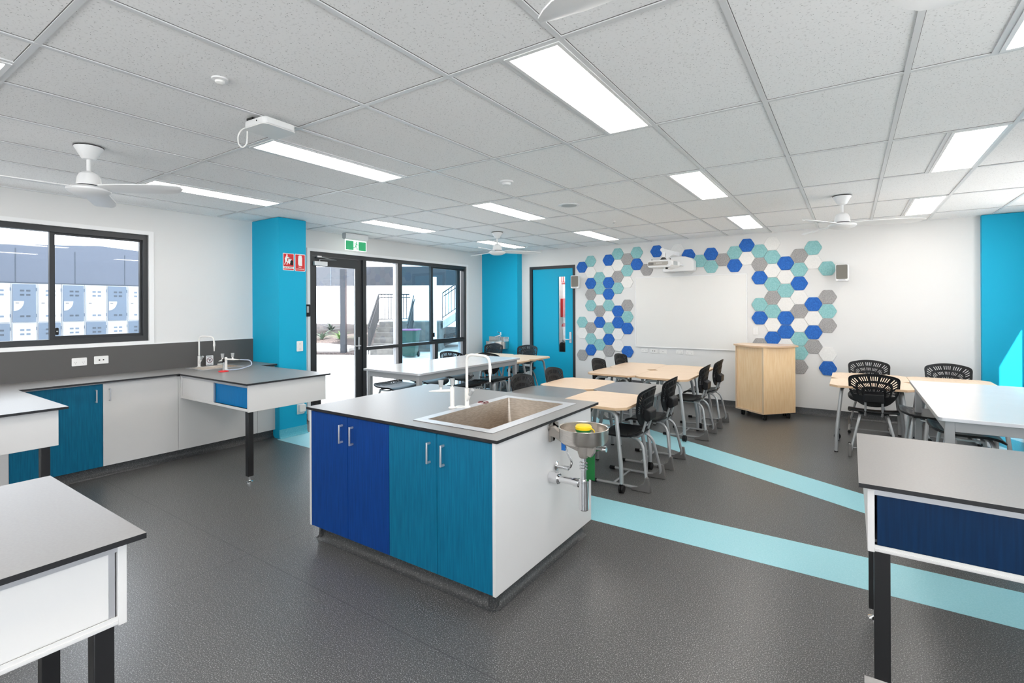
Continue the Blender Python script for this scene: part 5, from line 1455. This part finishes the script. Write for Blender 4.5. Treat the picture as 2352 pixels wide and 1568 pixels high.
# raised beam of the building opposite, square to the stairs
SO, SA = (-13.4, 11.4), YAW
def off(x, y, z=0.0): return (SO[0] + x * math.cos(SA) - y * math.sin(SA), SO[1] + x * math.sin(SA) + y * math.cos(SA), z)
def rot_struct(o, x, y, z=0.0):
    o.location = off(x, y, z); o.rotation_euler = (0, 0, SA); return struct(o)
mb = MB(); mb.box(-14, 9, 0, 0.4, 2.47, 3.22)
o = rot_struct(mb.build('wall_fascia', FASC, smooth=0), 0, 3.2)
mb = MB()
for x in [-13.2 + 1.35 * i for i in range(16)]: mb.box(x - 0.01, x + 0.01, -0.012, 0.0, 2.47, 3.22)
mb.build('panel_joint', LOCKS, o, smooth=0)
mb = MB(); mb.box(-14, 9, 0.4, 5, 3.0, 3.2)
rot_struct(mb.build('ceiling_soffit', TRIMW, smooth=0), 0, 3.2)
o = MB().cyl(0.085, -0.02, 2.66, (0, 0, 0), 'z', 24).build('column', TRIMW); rot_struct(o, 2.05, 1.05)
o = MB().box(-0.09, 0.09, -0.09, 0.09, -0.02, 2.9).build('column', FASC, smooth=0); rot_struct(o, -0.98, 0.35)

# planted bank beyond the patio
mb = MB(); mb.prism([(-30, 10.4), (-15.25, 10.45), (-13.75, 11.2), (-14.0, 11.7), (-15.6, 12.2), (-30, 12.4)], -0.05, 0.03)
o = mb.build('garden_bed', MULCH, smooth=0); struct(o)
mb = MB(); mb.prism([(-30, 11.0), (-15.5, 10.95), (-14.6, 11.5), (-15.2, 12.4), (-17.5, 12.9), (-30, 13.0)], 0.0, 0.14)
struct(mb.build('path', CONC, smooth=0))
vs = []; fs = []
for i in range(13):
    for j in range(9):
        x = -26 + 13 * i / 12; y = 12.6 + 4.2 * j / 8
        vs.append((x, y, 0.1 + 0.62 * (j / 8) ** 0.8 + 0.05 * rnd.random()))
for i in range(12):
    for j in range(8):
        q = i * 9 + j; fs.append((q, q + 9, q + 10, q + 1))
mb = MB(); mb.sheet(vs, fs, (0, 0, -0.4)); o = struct(mb.build('garden_bank', MULCH))
vs = []; fs = []
for i in range(13):
    for j in range(7):
        x = -10.6 + 6.0 * i / 12; y = 13.3 + 1.4 * j / 6
        vs.append((x, y, 0.02 + 0.75 * (j / 6) ** 0.8 + 0.06 * rnd.random()))
for i in range(12):
    for j in range(6):
        q = i * 7 + j; fs.append((q, q + 7, q + 8, q + 1))
mb = MB(); mb.sheet(vs, fs, (0, 0, -0.4)); o = struct(mb.build('garden_bank', MULCH))
def plant(x, y, z, s, mt, label, n=34):
    t = thing('strappy_plant', label, 'plant', (x, y, z), 0, 'strappy plants on the garden bank')
    mb = MB()
    for k in range(n):
        a = rnd.uniform(0, 2 * PI); l = s * rnd.uniform(0.6, 1.0); up = rnd.uniform(0.35, 1.2); w = 0.022 * s / 0.5
        d = Vector((math.cos(a), math.sin(a), 0)); pth = Vector((-d.y, d.x, 0))
        v = []
        for i in range(5):
            u_ = i / 4
            c = d * (l * u_ * (0.35 + 0.5 * u_) / (0.6 + up * 0.5)) + Vector((0, 0, l * up * u_ * (1 - 0.45 * u_)))
            ww = w * (1 - u_) ** 0.6 + 0.001
            v += [c - pth * ww, c + pth * ww]
        mb.sheet(v, [(2 * i, 2 * i + 1, 2 * i + 3, 2 * i + 2) for i in range(4)], (0, 0, 0.002))
    mb.build('leaves', mt, t)
    mb = MB(); mb.lathe([(0.05 * s, -0.05), (0.07 * s, 0.03), (0.03 * s, 0.08)], 8); mb.build('crown', MULCH, t)
plant(-17.4, 13.3, 0.22, 0.70, LEAF, 'bright green strappy plant seen low through the glass door')
plant(-19.2, 15.9, 0.55, 0.75, LEAF, 'green strappy plant near the top of the bank, through the glass door')
plant(-18.5, 13.2, 0.22, 0.70, LEAFG, 'grey-green plant at the left edge of the glass door')
plant(-16.3, 13.3, 0.25, 0.55, LEAF, 'green plant just right of the dark post outside')
plant(-16.6, 15.2, 0.5, 0.7, LEAFG, 'grey-green plant on the bank right of the dark post')
plant(-20.3, 15.0, 0.45, 0.8, LEAFG, 'grey-green plant high on the bank at the left of the glass door')
plant(-16.0, 14.2, 0.45, 0.6, LEAFG, 'grey-green plant beside the stair railing')
plant(-9.6, 14.0, 0.35, 0.5, LEAF, 'small green plant under the upper stair flight')

# stairs going up from the patio, with railings
t = thing('staircase', 'pale concrete stairs outside the glazing', 'stairs', off(0, 0, -0.02), SA)
mb = MB()
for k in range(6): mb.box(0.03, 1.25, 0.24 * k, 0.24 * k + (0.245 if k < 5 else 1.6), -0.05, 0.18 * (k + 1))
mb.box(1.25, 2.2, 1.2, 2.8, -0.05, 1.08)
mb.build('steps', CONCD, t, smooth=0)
def railing(name, label, pts, h=1.0, gap=0.11, low=0.10):
    """pts: ground line; balusters, bottom and top rail"""
    t = thing(name, label, 'railing', (pts[0][0], pts[0][1], 0)); o0 = Vector((pts[0][0], pts[0][1], 0))
    P = [Vector(p) - o0 for p in pts]
    mb = MB(); mb.tube([p + Vector((0, 0, h)) for p in P], 0.022, 8); mb.tube([p + Vector((0, 0, h - 0.12)) + Vector((0.05, 0, 0)) for p in P], 0.018, 8); mb.build('handrail', CHARD, t)
    mb = MB(); mb.tube([p + Vector((0, 0, low)) for p in P], 0.016, 6); mb.build('bottom_rail', CHARD, t)
    n = 0
    for a, b_ in zip(P[:-1], P[1:]):
        l = (b_ - a).length; k = max(1, int(l / gap))
        for i in range(k):
            c = a.lerp(b_, i / k)
            mb = MB(); mb.box(c.x - 0.009, c.x + 0.009, c.y - 0.009, c.y + 0.009, c.z + (0.0 if i == 0 else low), c.z + h); mb.build('baluster', CHARD, t, smooth=0)
    return t
railing('stair_railing', 'dark railing on the left side of the outdoor stairs', [off(-0.02, -0.05, 0.0), off(-0.02, 1.25, 1.0), off(-0.02, 1.35, 1.06), off(1.05, 1.62, 1.06)])
railing('stair_railing', 'dark railing on the right side of the outdoor stairs', [off(1.29, -0.05, 0.0), off(1.29, 1.16, 1.0)])
t = thing('upper_stair_flight', 'upper flight of outdoor stairs rising at the right of the glazing', 'stairs', off(2.28, 1.6), SA)
mb = MB(); mb.prism([(0, 0.80), (3.0, 2.84), (3.0, 3.05), (0, 1.08)], 0, 1.2, 'xz'); mb.build('stringer', CONC, t, smooth=0)
railing('stair_railing', 'dark railing along the upper outdoor stair flight', [off(2.28, 1.54, 1.10), off(4.9, 1.54, 2.88)], 1.0, 0.13)
# wheelie bin
t = thing('rubbish_bin', 'green rubbish bin with a purple rim outside the glazing', 'bin', (-11.70, 11.62, -0.02), 0.5)
mb = MB(); mb.prism(rounded(-0.24, 0.24, -0.24, 0.24, 0.05), 0.05, 0.06); vs = []
mb = MB(); b0 = rounded(-0.20, 0.20, -0.20, 0.20, 0.05); b1 = rounded(-0.27, 0.27, -0.27, 0.27, 0.06); n = len(b0)
mb._add([(x, y, 0.04) for x, y in b0] + [(x, y, 0.86) for x, y in b1], [tuple(range(n))[::-1], tuple(range(n, 2 * n))] + [(i, (i + 1) % n, n + (i + 1) % n, n + i) for i in range(n)])
mb.build('body', mat('dark_green_bin', (0.02, 0.06, 0.045), 0.5), t)
mb = MB(); mb.prism(rounded(-0.30, 0.30, -0.30, 0.30, 0.07), 0.86, 0.90); mb.build('lid', mat('purple_lid', (0.22, 0.07, 0.18), 0.45), t, 0.01)
for s in (-1, 1):
    mb = MB(); mb.cyl(0.09, -0.025, 0.025, (s * 0.22, 0.20, 0.09), 'x'); mb.build('wheel', BLACK, t)
# building far behind
mb = MB(); mb.box(-24, -15.0, 29, 31, 0, 6.5)
o = tag(mb.build('building', REDBR, smooth=0), 'terracotta building far behind the stairs', 'building')
mb = MB()
for i in range(4): mb.box(-22 + 2.1 * i, -21 + 2.1 * i, 28.97, 29, 1.2, 2.6)
mb.build('window', FASC, o, smooth=0)
